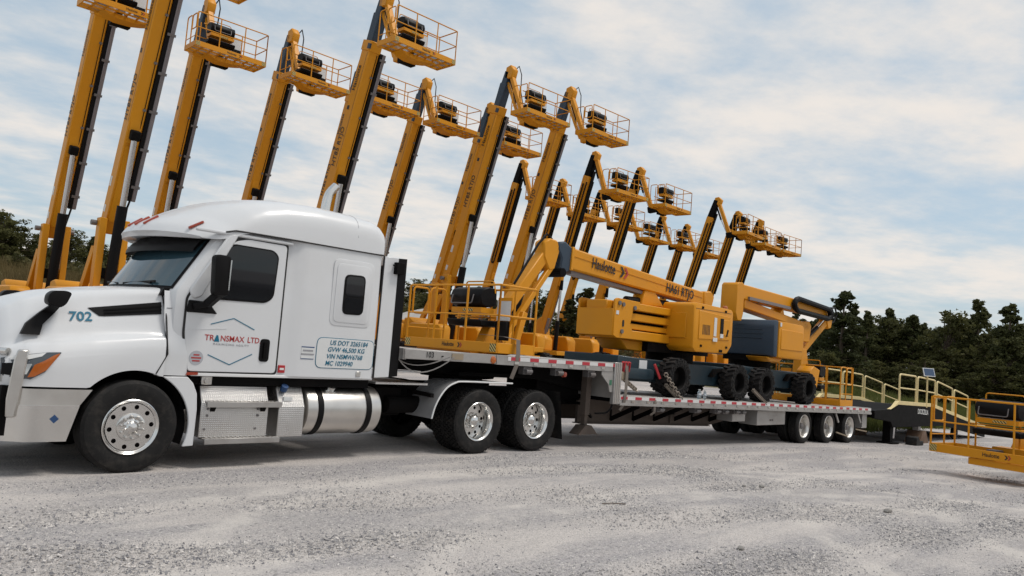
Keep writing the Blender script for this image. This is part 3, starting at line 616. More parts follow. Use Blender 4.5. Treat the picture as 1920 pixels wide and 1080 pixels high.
for q in (.35, .65):
    mbs.loft([[(x, y-.006, z) for x, y, z in r] for r in on_hood(([(a[0]+(b[0]-a[0])*q, a[1]+(b[1]-a[1])*q+.008) for a, b in zip(up[3:], lo[3:])], [(a[0]+(b[0]-a[0])*q, a[1]+(b[1]-a[1])*q-.008) for a, b in zip(up[3:], lo[3:])]), .012, 1)], closed=False)
sub('vent_slat', mbs, 'black_frame', vt)
# headlight
def head(sgn):
    ups = [(-1.27, 1.20), (-1.15, 1.235), (-1.0, 1.265), (-.88, 1.285), (-.77, 1.292)]; los = [(-1.27, 1.03), (-1.15, 1.01), (-1.02, 1.0), (-.9, 1.08), (-.768, 1.285)]
    r = on_hood((ups, los), .012, 5); r = r if sgn < 0 else [[(x, 2*YC-y, z) for x, y, z in q] for q in r]
    hl = ob('headlight', MB().loft(r, closed=False), 'lamp_lens', T)
    ua = [(-1.0, 1.15), (-.92, 1.195), (-.83, 1.26), (-.785, 1.28)]; la = [(-1.05, 1.02), (-.99, 1.03), (-.89, 1.10), (-.78, 1.27)]
    r = on_hood((ua, la), .018, 4); r = r if sgn < 0 else [[(x, 2*YC-y, z) for x, y, z in q] for q in r]
    sub('turn_signal', MB().loft(r, closed=False), 'amber', hl)
    ud = [(-1.26, 1.15), (-1.18, 1.16)]; ld = [(-1.26, 1.04), (-1.17, 1.03)]; r = on_hood((ud, ld), .017, 3); r = r if sgn < 0 else [[(x, 2*YC-y, z) for x, y, z in q] for q in r]
    sub('lamp_bowl', MB().loft(r, closed=False), 'black_plastic', hl)
    ud = [(-1.2, 1.225), (-1.05, 1.252), (-.9, 1.28)]; ld = [(-1.2, 1.19), (-1.05, 1.205), (-.94, 1.24)]; r = on_hood((ud, ld), .017, 3); r = r if sgn < 0 else [[(x, 2*YC-y, z) for x, y, z in q] for q in r]
    sub('daylight_strip', MB().loft(r, closed=False), 'sticker_white', hl)
    ud = [(-1.10, 1.15), (-1.02, 1.16)]; ld = [(-1.10, 1.05), (-1.06, 1.05)]; r = on_hood((ud, ld), .02, 3); r = r if sgn < 0 else [[(x, 2*YC-y, z) for x, y, z in q] for q in r]
    sub('projector_lens', MB().loft(r, closed=False), 'polished_metal', hl)
head(-1); head(1)
gr = MB(); 
for i in range(9):
    z = 1.02+i*.062; x = -1.36-.0+.03*(i/8)**2; gr.bar((x, YC-.5+.01*i, z), (x, YC+.5-.01*i, z), .02, .03)
gr.box(-1.352, -1.34, YC-.55, YC+.55, .97, 1.40); gr.box(-1.33, -1.30, YC-.5, YC+.5, 1.40, 1.58)
ob('grille', gr, 'black_plastic', T)
# bumper: lower and upper bright panels wrapping round the corner
def wrap(x_rear_top, x_rear_bot, z0, z1, off, m, nm):
    def path(z, xr):
        return [(xr, YC-1.225-off), (-.8, YC-1.225-off), (-1.02, YC-1.20-off), (-1.20, YC-1.08-off*.6), (-1.36-off, YC-.80), (-1.42-off, YC-.3), (-1.43-off, YC)]
    lo_ = path(z0, x_rear_bot); hi_ = path(z1, x_rear_top); rows = []
    for t in np.linspace(0, 1, 5):
        q = [(a[0]+(b[0]-a[0])*t, a[1]+(b[1]-a[1])*t, z0+(z1-z0)*t) for a, b in zip(lo_, hi_)]; rows.append(q+[(x, 2*YC-y, z) for x, y, z in q[-2::-1]])
    th = [[(p[0]+(.02 if p[0] < -1.0 else 0), YC+(p[1]-YC)*.97, p[2]) for p in rows[-1]]]
    return ob(nm, MB().loft([[(p[0], YC+(p[1]-YC)*.97, p[2]) for p in rows[0]]]+rows+th, closed=False), m, T)
bp = wrap(-.545, -.64, .365, .735, .022, 'polished_metal', 'bumper'); wrap(-.43, -.54, .735, .905, 0., 'brushed_metal', 'bumper_top_panel')
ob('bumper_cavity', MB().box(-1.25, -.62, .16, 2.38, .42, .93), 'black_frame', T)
st_ = MB().prism([(-.82+.0, .60), (-.775, .645), (-.73, .60), (-.775, .555)], 'y', YC-1.2515, YC-1.2475); ob('bumper_badge', st_, 'sticker_blue', T)
# bull bar in front of the bumper
for s in (-1, 1):
    y = YC+s*1.16; up_ = ob('bull_bar_upright', MB().loft([[(x0, y+s*.03, z), (x1, y+s*.01, z), (x1+.02, y-s*.05, z), (x0+.02, y-s*.05, z)] for x0, x1, z in ((-1.125, -1.205, .61), (-1.10, -1.215, .80), (-1.07, -1.185, 1.20), (-1.06, -1.165, 1.30))]), 'brushed_metal', T, bevel=.012)
br = up_
for z, x in ((1.27, -1.22), (1.0, -1.25), (.80, -1.27)): sub('cross_tube', MB().tube([(x, YC-1.06, z), (x-.16, YC-.75, z), (x-.22, YC-.3, z), (x-.22, YC+.3, z), (x-.16, YC+.75, z), (x, YC+1.06, z)], .038, 10), 'polished_metal', br)
# cab shell: plan outlines stacked in z
def plan(z):
    xf_ = .34 if z < 2.06 else .34+(z-2.06)*.62
    wc_ = 1.185-max(z-2.0, 0)*.05; wsl = 1.222-max(z-2.2, 0)*.02; bow = .24
    P = []
    for t in np.linspace(0, 1, 13): P.append((xf_-bow+bow*(t**2.4)*1.15, wc_*.97*t))
    P += [(xf_+.09, wc_*.99), (xf_+.16, wc_), (1.0, wc_), (1.72, wc_), (1.78, wc_+.003), (1.86, wc_+(wsl-wc_)*.4), (1.95, wsl-.003), (2.05, wsl), (2.6, wsl), (3.12, wsl), (3.17, wsl-.01), (3.2, wsl-.05)]
    return P
rows = []
for z in list(np.linspace(1.12, 2.06, 6))+list(np.linspace(2.12, 2.90, 10)):
    h = plan(z); rows.append([(x, YC-w_, z) for x, w_ in h[::-1]]+[(x, YC+w_, z) for x, w_ in h[1:]])
mb = MB().loft(rows, closed=True, caps=True); ob('cab_shell', mb, 'white_paint', T, angle=30)
def cabw(x, z):
    h = plan(z); xs2 = [p[0] for p in h[12:]]; return YC-np.interp(x, xs2, [p[1] for p in h[12:]])
# windscreen and its black surround
def screen(z0, z1, tmax, off, m, nm, parent=T, asub=None):
    rows = []
    for z in np.linspace(z0, z1, 7):
        xf_ = .34+(z-2.06)*.62; wc_ = 1.185-max(z-2.0, 0)*.05; q = []
        for t in np.linspace(-tmax, tmax, 25):
            a = abs(t); q.append((xf_-.24+.24*(a**2.4)*1.15-off, YC+wc_*.97*t, z+off*.4))
        rows.append(q)
    mb = MB().loft(rows, closed=False)
    return ob(nm, mb, m, T) if asub is None else sub(nm, mb, m, asub)
ws = screen(2.085, 2.80, .945, .006, 'black_plastic', 'windscreen_frame'); screen(2.115, 2.78, .915, .012, 'windscreen_glass', 'windscreen', asub=ws)
# sun visor (dark) hung from the roof lip
rows = []
for z, off in ((2.555, .13), (2.60, .155), (2.68, .15), (2.76, .10), (2.76, .05), (2.58, .11)):
    q = []
    for t in np.linspace(-.93, .93, 25):
        a = abs(t); xf_ = .34+(z-2.06)*.62; q.append((xf_-.24+.24*(a**2.4)*1.15-off*(1-.5*a**4), YC+1.11*t, z))
    rows.append(q)
ob('sun_visor', MB().loft(rows, closed=False), 'black_plastic', T)
# wipers
for s in (-1, 1):
    wv = MB().tube([(.20, YC+s*.15, 2.11), (.16+.04, YC+s*.45, 2.16), (.22, YC+s*.75, 2.15)], .012, 6); wv.bar((.13, YC+s*.1, 2.13), (.24, YC+s*.82, 2.165), .02, .025); ob('wiper', wv, 'black_plastic', T)
ob('cowl', MB().prism([(.22, 2.0), (.42, 2.0), (.42, 2.10), (.27, 2.09)], 'y', YC-1.05, YC+1.05), 'black_plastic', T)
# cowl side panel between hood and door
for s in (-1, 1):
    cw = MB(); rows = []
    for z, w_, x0, x1 in ((1.085, 1.20, .20, .575), (1.30, 1.205, .325, .56), (1.50, 1.195, .31, .52), (1.60, 1.15, .29, .515), (1.75, 1.125, .275, .50), (1.92, 1.10, .27, .49), (2.06, 1.06, .27, .49)):
        rows.append([(x, YC+s*(w_+.004*math.sin(3*t)), z) for t, x in zip(np.linspace(0, 1, 5), np.linspace(x0, x1, 5))])
    cw.loft(rows, closed=False); ob('cowl_panel', cw, 'white_paint', T)
gp = MB().tube([(.262, hood_pt(.262, 2.0)-.0, 2.02), (.30, YC-1.13, 1.75), (.31, YC-1.19, 1.52), (.325, YC-1.222, 1.33), (.215, YC-1.228, 1.10)], .009, 5); ob('hood_seam', gp, 'black_ink', T)
# door (near side and far side)
def rounded(poly, r, k=4):
    out = []; n = len(poly)
    for i in range(n):
        a, b, c = np.array(poly[i-1], float), np.array(poly[i], float), np.array(poly[(i+1) % n], float); d1 = a-b; d2 = c-b; l1, l2 = np.linalg.norm(d1), np.linalg.norm(d2); f = min(r, l1*.45, l2*.45); p1 = b+d1/l1*f; p2 = b+d2/l2*f
        for j in range(k+1):
            t = j/k; out.append(tuple(p1*(1-t)**2+b*2*t*(1-t)+p2*t*t))
    return out
def side_panel(poly, y0, y1, far): # prism in XZ; near side faces -Y
    return MB().prism(poly, 'y', 2*YC-y0 if far else y0, 2*YC-y1 if far else y1)
DOOR = [(.575, 1.14), (1.70, 1.15), (1.70, 2.785), (1.16, 2.79), (1.0, 2.74), (.50, 2.00), (.50, 1.60)]
for far in (False, True):
    gap = rounded([(.555, 1.12), (1.725, 1.13), (1.725, 2.81), (1.15, 2.815), (.97, 2.76), (.475, 2.01), (.475, 1.58)], .05)
    ob('door_gap', side_panel(gap, .03+.05, .10, far), 'black_ink', T)
    dr = ob('door', side_panel(rounded(DOOR, .05), .068, .10, far), 'white_paint', T, bevel=.006)
    wg = [(.80, 2.03), (1.46, 2.045), (1.555, 2.12), (1.575, 2.62), (1.50, 2.685), (1.0, 2.69), (.93, 2.65)]
    c0 = np.mean(wg, 0)
    sub('window_gasket', side_panel(rounded([tuple(c0+(np.array(p)-c0)*1.06) for p in wg], .07), .060, .075, far), 'black_plastic', dr)
    sub('window', side_panel(rounded(wg, .06), .056, .066, far), 'tinted_glass', dr)
    sub('handle_recess', side_panel(rounded([(1.455, 1.29), (1.585, 1.29), (1.585, 1.575), (1.455, 1.575)], .045), .060, .075, far), 'black_plastic', dr)
    hd = MB().bar((1.52, .05 if not far else 2*YC-.05, 1.33), (1.52, .05 if not far else 2*YC-.05, 1.53), .022, .04, up=(1, 0, 0)); sub('handle', hd, 'black_frame', dr)
    crease = MB().prism([(.50, 1.62), (1.0, 1.665), (1.0, 1.675), (.50, 1.635)], 'y', .064 if not far else 2*YC-.064, .075 if not far else 2*YC-.075); sub('crease', crease, 'white_paint', dr)
    # side deflector on the A pillar
    pf = MB().prism([(.56, 1.99), (.52, 2.04), (.50, 2.10), (.90, 2.80), (.97, 2.825), (1.03, 2.815), (.65, 2.03)], 'y', (.045 if not far else 2*YC-.045), (.09 if not far else 2*YC-.09)); ob('pillar_fairing', pf, 'white_paint', T, bevel=.015)
    dm = MB().box(.5, 1.78, (.05 if not far else 2*YC-.10), (.10 if not far else 2*YC-.05), 2.80, 2.845); ob('drip_moulding', dm, 'white_paint', T, bevel=.015)
# sleeper window, recess panel
rc = rounded([(2.40, 1.82), (3.06, 1.82), (3.06, 2.73), (2.40, 2.73)], .10); ob('sleeper_recess_rim', MB().prism(rc, 'y', .040, .06), 'white_paint', T, bevel=.010, seg=2)
rc2 = rounded([(2.45, 1.87), (3.01, 1.87), (3.01, 2.67), (2.45, 2.67)], .08); ob('sleeper_recess_panel', MB().prism(rc2, 'y', .032, .05), 'white_paint', T, bevel=.008, seg=2)
sw = ob('sleeper_window', MB().prism(rounded([(2.575, 1.98), (2.915, 1.99), (2.915, 2.54), (2.575, 2.53)], .085), 'y', .022, .05), 'black_plastic', T, bevel=.006)
sub('pane', MB().prism(rounded([(2.60, 2.235), (2.89, 2.24), (2.89, 2.515), (2.60, 2.505)], .06), 'y', .018, .03), 'tinted_glass', sw); sub('pane', MB().prism(rounded([(2.60, 2.005), (2.89, 2.015), (2.89, 2.215), (2.60, 2.21)], .06), 'y', .018, .03), 'tinted_glass', sw)
# roof fairing: rounded shell from the peaked lip to the sleeper's back
RF = np.array([  # s, z top, z bottom, half width, bow, n
 [0.00, 2.80, 2.735, 1.10, .62, 2.2], [.03, 2.86, 2.73, 1.16, .62, 2.3], [.10, 2.93, 2.74, 1.20, .60, 2.4], [.22, 3.005, 2.765, 1.215, .56, 2.5], [.36, 3.075, 2.80, 1.222, .50, 2.6],
 [.55, 3.18, 2.845, 1.225, .40, 2.8], [.80, 3.29, 2.868, 1.228, .26, 3.1], [1.10, 3.37, 2.872, 1.23, .14, 3.6], [1.50, 3.425, 2.872, 1.23, .05, 4.2], [2.0, 3.445, 2.872, 1.23, 0, 4.6], [2.6, 3.425, 2.872, 1.23, 0, 4.8], [2.9, 3.405, 2.872, 1.228, 0, 4.8], [3.03, 3.37, 2.872, 1.225, 0, 4.6], [3.09, 3.31, 2.872, 1.215, 0, 4.4]])
rows = []
for s in np.concatenate([np.linspace(0, .4, 10), np.linspace(.48, 2.8, 24), np.linspace(2.86, 3.09, 6)]):
    zt, zb, hw, bow, n_e = [np.interp(s, RF[:, 0], RF[:, i]) for i in range(1, 6)]; ring = []
    for th in np.linspace(0, math.pi, 41):
        c_, s_ = math.cos(th), math.sin(th); w_ = hw*math.copysign(abs(c_)**(2/n_e), c_); z = zb+(zt-zb)*abs(s_)**(2/n_e); a = abs(w_)/1.225
        ring.append((.175+s*.978+bow*a**2.6*.95, YC+w_, z))
    ring += [(.175+s*.978+bow*(abs(t)**2.6)*.95, YC+hw*t, zb-.006) for t in np.linspace(-.9, .9, 12)]
    rows.append(ring)
ob('roof_fairing', MB().loft(rows), 'white_paint', T, angle=32)
ob('roof_seam', MB().tube([(.86, .05, 2.835), (.98, .045, 2.868), (1.3, .045, 2.872), (1.85, .042, 2.872), (2.0, .046, 2.872), (3.2, .05, 2.870)], .011, 6), 'black_ink', T)
ml = [(-.95, .50), (-.45, .0), (-.10, .0), (.25, 0), (.80, 0)]
def roof_pt(t, s):
    zt, zb, hw, bow, n_e = [np.interp(s, RF[:, 0], RF[:, i]) for i in range(1, 6)]; w_ = hw*t; z = zb+(zt-zb)*(1-abs(t)**n_e)**(1/n_e); return V((.175+s*.978+bow*(abs(w_)/1.225)**2.6*.95, YC+w_, z))
for t in (.80, .22, 0., -.22, -.80):
    a, b = roof_pt(t, .05), roof_pt(t+.0, .22); nrm = V((-.6, 0, .8)); mbm = MB().bar(a+nrm*.012+V((0, .03*t, 0)), b+nrm*.012, .045, .03, up=nrm); ob('marker_light', mbm, 'marker_red', T, bevel=.012, seg=2)
# rear extender fairing
for far in (False, True):
    f = lambda y: 2*YC-y if far else y
    ob('cab_extender', MB().prism([(3.205, 1.135), (3.47, 1.15), (3.47, 2.87), (3.215, 2.865)], 'y', f(.055), f(.085)), 'white_paint', T, bevel=.008)
    ob('extender_rubber', MB().prism([(3.47, 1.15), (3.62, 1.17), (3.62, 2.875), (3.47, 2.865)], 'y', f(.06), f(.08)), 'black_plastic', T)
    ob('seam_strip', MB().prism([(3.195, 1.13), (3.208, 1.13), (3.218, 2.865), (3.205, 2.865)], 'y', f(.045), f(.07)), 'black_ink', T)
wl = MB().box(3.39, 3.53, -.02, .06, 2.63, 2.80); wl.cyl((3.33, .0, 2.75), (3.39, .0, 2.75), .012, 8); ob('work_lamp', wl, 'black_frame', T, bevel=.01)
# exhaust stack (far side)
ob('exhaust_stack', MB().tube([(3.42, 2.12, 1.1), (3.42, 2.12, 3.80), (3.46, 2.12, 4.0), (3.58, 2.12, 4.14)], .075, 14, fillet=.15), 'polished_metal', T)
# sill and mounts
ob('cab_sill', MB().prism([(.63, 1.085), (3.20, 1.10), (3.20, 1.135), (.63, 1.125)], 'y', .07, .30), 'white_trim', T, bevel=.006)
ob('mud_reflector', MB().prism([(.56, 1.095), (.70, 1.10), (.70, 1.13), (.575, 1.13)], 'y', .05, .09), 'marker_red', T)
ob('cab_underside', MB().box(.6, 3.2, .16, 2.4, .98, 1.12), 'black_frame', T)
lg = MB().box(.77, .90, .09, .15, .985, 1.085); lg.cyl((.83, .07, 1.03), (.83, .10, 1.03), .035, 12); ob('mount_bracket', lg, 'brushed_metal', T, bevel=.006)
# wheel fairing behind the steer wheel
wf = []
for a in np.linspace(28, -24, 14): wf.append((.02+.64*math.cos(R(a)), .52+.60*math.sin(R(a))*1.0))
inner = [(.30, 1.07)]+[(.02+.63*math.cos(R(a)), .50+.63*math.sin(R(a))) for a in np.linspace(58, -22, 16)]; outer = [(.735, .27), (.735, .70), (.715, .88), (.66, 1.0), (.585, 1.075)]
ob('wheel_fairing', MB().prism(inner+outer, 'y', .05, .085), 'white_paint', T, bevel=.008)
ob('wheel_fairing', MB().prism(inner+outer, 'y', 2*YC-.085, 2*YC-.05), 'white_paint', T, bevel=.008)
ib = MB().loft([[(.63*math.cos(R(a)), y, .5+.63*math.sin(R(a))) for a in np.linspace(-20, 165, 24)] for y in (.10, .62)], closed=False); ob('wheel_arch_liner', ib, 'black_plastic', T)
ib = MB().loft([[(.63*math.cos(R(a)), 2*YC-y, .5+.63*math.sin(R(a))) for a in np.linspace(-20, 165, 24)] for y in (.10, .62)], closed=False); ob('wheel_arch_liner', ib, 'black_plastic', T)
# step box with treads
bx = MB().prism([(.50, .36), (.065, .36), (.065, .77), (.14, .90), (.16, .97), (.50, .97)], 'x', .79, 1.66); sb = ob('step_box', bx, 'tread_plate', T, bevel=.008)
for (x, z) in ((.87, .70), (1.52, .70), (.87, .62), (1.52, .62), (.85, .46), (1.50, .46)):
    sub('bolt', MB().cyl((x, .055, z), (x, .07, z), .015, 8), 'grey_steel', sb)
for z, y0 in ((.77, -.0), (.335, -.02)):
    tr_ = MB().box(.83, 1.80, y0, .17, z, z+.022); tr_.box(.83, 1.80, y0-.012, y0, z-.045, z+.022)
    s_ = ob('step_tread', tr_, 'dull_aluminium', T, bevel=.004)
    for k in range(16): sub('tread_rib', MB().box(.86+k*.057, .895+k*.057, y0+.01, .15, z+.022, z+.03), 'brushed_metal', s_)
for x in (.90, 1.55): ob('step_bracket', MB().prism([(.0, .765), (.07, .765), (.07, .66)], 'x', x, x+.06), 'black_frame', T)
# exhaust fluid tank cover
dt = MB().prism([(.50, .345), (.06, .345), (.06, .73), (.13, .86), (.20, .985), (.50, .985)], 'x', 1.80, 2.17); dc = ob('fluid_tank_cover', dt, 'tread_plate', T, bevel=.008)
sub('filler_cap', MB().cyl((1.88, .14, .93), (1.88, .10, .99), .045, 16), 'sticker_blue', dc); sub('label_plate', MB().prism([(1.87, .80), (1.99, .80), (1.99, .85), (1.87, .85)], 'y', .085, .14), 'sticker_white', dc)
# fuel tanks
for far in (False, True):
    yc2 = .395 if not far else 2*YC-.395; prof = [(0.0, 2.20), (.18, 2.205), (.29, 2.215), (.325, 2.235), (.335, 2.27), (.335, 3.36), (.325, 3.40), (.29, 3.425), (.18, 3.44), (0, 3.445)]
    ft = ob('fuel_tank', MB().lathe(prof, (0, yc2, .665), 48, 'x', closed=False), 'brushed_metal', T)
    for x in (2.42, 3.19): sub('tank_strap', MB().lathe([(.336, x-.04), (.347, x-.04), (.347, x+.04), (.336, x+.04)], (0, yc2, .665), 48, 'x'), 'black_plastic', ft)
    ys = -1 if not far else 1
    cp = MB().cyl((2.62, yc2+ys*.17, .935), (2.62, yc2+ys*.215, 1.0), .062, 20); cp.cyl((2.62, yc2+ys*.16, .92), (2.62, yc2+ys*.185, .96), .085, 20); sub('filler_cap', cp, 'polished_metal', ft)
ob('tank_bracket', MB().box(3.44, 3.54, .3, .5, .56, .60), 'dull_aluminium', T)
# main frame, axles, fifth wheel
for s in (-1, 1): ob('frame_rail', MB().box(-.9, 7.0, YC+s*.43-.04, YC+s*.43+.04, .72, 1.02), 'black_frame', T)
ob('cross_member', MB().box(3.6, 3.75, YC-.4, YC+.4, .7, 1.0).box(4.6, 4.7, YC-.4, YC+.4, .7, 1.0).box(5.85, 6., YC-.4, YC+.4, .6, 1.0), 'black_frame', T)
for x in (0., 5.252, 6.572): ob('axle', MB().cyl((x, .3, .5), (x, 2.24, .5), .075, 12), 'black_frame', T)
ob('differential', MB().lathe([(0, -.2), (.16, -.14), (.19, 0), (.16, .14), (0, .2)], (5.25, YC, .5), 20, 'y', closed=False).lathe([(0, -.2), (.16, -.14), (.19, 0), (.16, .14), (0, .2)], (6.57, YC, .5), 20, 'y', closed=False), 'black_frame', T)
eg = MB().box(-1.0, .6, .75, 1.8, .55, 1.25).box(.6, 2.0, .95, 1.6, .6, 1.0); ob('engine_block', eg, 'black_frame', T)
ob('catwalk', MB().box(3.3, 4.25, .12, 2.42, 1.045, 1.075), 'tread_plate', T)
fw_ = MB().prism([(5.35, YC-.45), (6.1, YC-.45), (6.55, YC-.2), (6.55, YC+.2), (6.1, YC+.45), (5.35, YC+.45)], 'z', 1.12, 1.18); fw_.box(5.5, 6.1, YC-.4, YC+.4, 1.0, 1.12); ob('fifth_wheel', fw_, 'black_frame', T, bevel=.02)
ob('air_tank', MB().lathe([(0, 3.75), (.12, 3.78), (.13, 3.82), (.13, 4.45), (.12, 4.49), (0, 4.52)], (0, .52, .72), 24, 'x', closed=False), 'black_frame', T)
ob('battery_box', MB().box(3.6, 4.1, .55, .85, .55, .98), 'black_frame', T, bevel=.02)
# drive fender
fp = [(4.28, .56), (4.33, .74), (4.42, .90), (4.54, 1.03), (4.70, 1.105), (4.9, 1.128), (5.94, 1.122)]
for far in (False, True):
    y0, y1 = (.0, .64) if not far else (2*YC-.64, 2*YC)
    cv = catmull([(p[0], p[1]) for p in fp], 4); sh = MB().loft([[(p[0], y, p[1]) for p in cv] for y in np.linspace(y0, y1, 4)], closed=False); fd = ob('quarter_fender', sh, 'fender_metal', T)
    yt = y0 if not far else y1
    sub('fender_trim', MB().tube([(p[0], yt, p[1]) for p in cv], .014, 6), 'white_trim', fd)
    sub('fender_bracket', MB().bar((4.30, y0+.05, .90), (4.30, y1, .92), .06, .06), 'black_frame', fd)
for far in (False, True):
    y0 = .02 if not far else 2*YC-.62
    mf = MB().loft([[(7.16, y0, 1.0), (7.16, y0+.6, 1.0)], [(7.22, y0, .6), (7.22, y0+.6, .6)], [(7.30, y0, .17), (7.30, y0+.6, .17)], [(7.312, y0+.6, .17), (7.312, y0, .17)][::-1], [(7.172, y0, 1.0), (7.172, y0+.6, 1.0)]], closed=False); ob('mud_flap', mf, 'rubber', T)
put_wheel(T, 'steer', 0, .02, .505); put_wheel(T, 'steer', 0, 2*YC-.02, .505, True)
for x in (5.252, 6.572): put_wheel(T, 'drive', x, 0, .505); put_wheel(T, 'drive', x, 2*YC, .505, True)
ob('step_box', MB().box(.79, 2.1, 2*YC-.5, 2*YC-.07, .35, .97), 'tread_plate', T, bevel=.01)  # unseen far-side box, added to darken the ground under the truck
ob('roof_joint', MB().tube([tuple(roof_pt(-t, 2.62)+V((0, -.0005, 0))) for t in np.linspace(.999, .75, 14)], .0035, 4), 'grey_ink', T)
# mirrors
def door_mirror(far):
    f = lambda y: 2*YC-y if far else y
    m = MB().prism(rounded([(.68, 2.04), (.86, 2.05), (.85, 2.53), (.65, 2.53)], .06), 'y', f(-.21), f(-.08)); mm = ob('door_mirror', m, 'black_plastic', T, bevel=.035, seg=2)
    sub('mirror_glass', MB().box(.835, .85, min(f(-.22), f(-.08)), max(f(-.22), f(-.08)), 2.12, 2.48), 'polished_metal', mm)
    sub('mirror_arm', MB().bar((.78, f(-.13), 2.08), (.70, f(.02), 1.93), .10, .09).bar((.70, f(.02), 1.94), (.56, f(.06), 1.90), .10, .07), 'black_plastic', mm, bevel=.01)
    sub('mirror_mount', MB().prism([(.49, 1.83), (.86, 1.835), (.80, 1.90), (.74, 1.97), (.50, 1.975)], 'y', f(.045), f(.075)), 'black_plastic', mm, bevel=.01)
door_mirror(False); door_mirror(True)
for far in (False, True):
    f = lambda y: 2*YC-y if far else y
    y_h = hood_pt(-.9, 1.86)
    pod = MB().prism(rounded([(-.93, 1.79), (-.80, 1.755), (-.745, 1.80), (-.70, 1.925), (-.76, 1.945), (-.88, 1.935), (-.925, 1.89)], .05), 'y', f(.17), f(.33)); hm = ob('hood_mirror', pod, 'black_plastic', T, bevel=.035, seg=2)
    arm = MB(); pts_ = [((-1.03, 1.455), .17), ((-.99, 1.57), .15), ((-.87, 1.70), .13), ((-.80, 1.80), .09)]
    rows = []
    for (x, z), wd in pts_:
        y_ = min(hood_pt(min(x, .2), min(z, 1.85)), .62)-.015; rows.append([(x-wd/2, f(y_+.03), z), (x+wd/2, f(y_+.0), z), (x+wd/2, f(y_-.05), z), (x-wd/2, f(y_-.03), z)])
    rows[-1] = [(-.86, f(.30), 1.80), (-.77, f(.30), 1.80), (-.77, f(.22), 1.80), (-.86, f(.22), 1.80)]
    arm.loft(rows); sub('mirror_arm', arm, 'black_plastic', hm)
# writing and stickers
letter('702', .155, (-.56, hood_pt(-.56, 1.68)-.010, 1.68), (1, (hood_pt(-.46, 1.69)-hood_pt(-.66, 1.67))/.2, .06), (0, (hood_pt(-.56, 1.73)-hood_pt(-.56, 1.63))/.1, 1), T, 'blue_ink', bold=.003)
D_Y = .062
mk = MB()
for pts_ in ([(.80, 1.71), (1.08, 1.80), (1.36, 1.68)], [(.80, 1.345), (1.08, 1.235), (1.36, 1.375)]):
    for a, b in zip(pts_, pts_[1:]): mk.bar((a[0], D_Y+.004, a[1]), (b[0], D_Y+.004, b[1]), .005, .010)
ob('emblem_line', mk, 'blue_ink', T)
letter('TR', .098, (.80, D_Y+.004, 1.545), NX, NZ, T, 'red_ink', bold=.001); letter('NSMAX', .098, (1.088, D_Y+.004, 1.545), NX, NZ, T, 'red_ink', bold=.001, sx=.92); letter('LTD.', .098, (1.372, D_Y+.004, 1.545), NX, NZ, T, 'red_ink', bold=.001, sx=.9)
ob('emblem_triangle', MB().prism([(.855, 1.505), (.925, 1.505), (.905, 1.58), (.885, 1.585)], 'y', D_Y+.002, D_Y+.007), 'blue_ink', T)
letter('MAXIMIZING AGILITY', .036, (1.08, D_Y+.004, 1.475), NX, NZ, T, 'grey_ink', space=1.35)
ob('round_sticker', MB().cyl((.665, D_Y+.003, 1.30), (.665, .07, 1.30), .085, 28), 'pale_sticker', T); 
for z, h_ in ((1.335, .035), (1.30, .06), (1.265, .045)): ob('sticker_print', MB().prism([(.665-h_, z-.008), (.665+h_, z-.008), (.665+h_, z+.008), (.665-h_, z+.008)], 'y', D_Y+.0005, D_Y+.004), 'red_ink', T)
ob('red_sticker', MB().prism([(1.74, 1.16), (1.83, 1.16), (1.83, 1.255), (1.74, 1.255)], 'y', .066, .085), 'red_plastic', T)
ob('sticker_print', MB().prism([(1.757, 1.195), (1.815, 1.195), (1.815, 1.222), (1.757, 1.222)], 'y', .063, .068), 'white_ink', T)
S_Y = .0445
for z0, z1, m in ((1.50, 1.515, 'sticker_blue'), (1.425, 1.50, 'sticker_white'), (1.405, 1.425, 'grey_ink'), (1.36, 1.395, 'sticker_white'), (1.35, 1.36, 'sticker_blue')): ob('sticker_strip', MB().prism([(2.03, z0), (2.215, z0), (2.22, z1), (2.03, z1)], 'y', S_Y-.001, S_Y+.006), m, T)
ob('sticker_print', MB().prism([(2.05, 1.452), (2.2, 1.452), (2.2, 1.474), (2.05, 1.474)], 'y', S_Y-.004, S_Y+.002), 'grey_ink', T)
pl = rounded([(2.255, 1.25), (3.155, 1.25), (3.155, 1.645), (2.255, 1.645)], .085)
ob('plate_outline', MB().prism(rounded([(2.247, 1.242), (3.163, 1.242), (3.163, 1.653), (2.247, 1.653)], .09), 'y', S_Y-.0005, S_Y+.006), 'blue_ink', T); ob('decal_plate', MB().prism(pl, 'y', S_Y-.003, S_Y+.004), 'sticker_white', T)
for i, s in enumerate(('US DOT 3265184', 'GVW 46,500 KG', 'VIN NSMW6768', 'MC 1029940')): letter(s, .088, ((2.745, 2.71, 2.69, 2.61)[i], S_Y-.006, 1.585-i*.092), NX, NZ, T, 'blue_ink', bold=.001, shear=.18, sx=(.93, .95, .93, .93)[i])
ob('sleeper_latch', MB().box(2.90, 2.975, .035, .06, 1.145, 1.215), 'brushed_metal', T, bevel=.006)
ob('cowl_print', MB().prism([(.30, 1.853), (.47, 1.857), (.47, 1.866), (.30, 1.862)], 'y', YC-1.118, YC-1.10), 'grey_ink', T)
# ---------------------------------------------------------------- step-deck trailer
trailer = thing('flatbed_trailer', 'long aluminium step-deck trailer with red and white reflective edge, carrying two boom lifts', 'trailer', (12.5, YC, 0), wc=True)
TR = trailer
YN, YF = -.03, 2.57
def zr(x): return .96-.0185*(x-9.0)      # rear deck height
ZU = 1.575
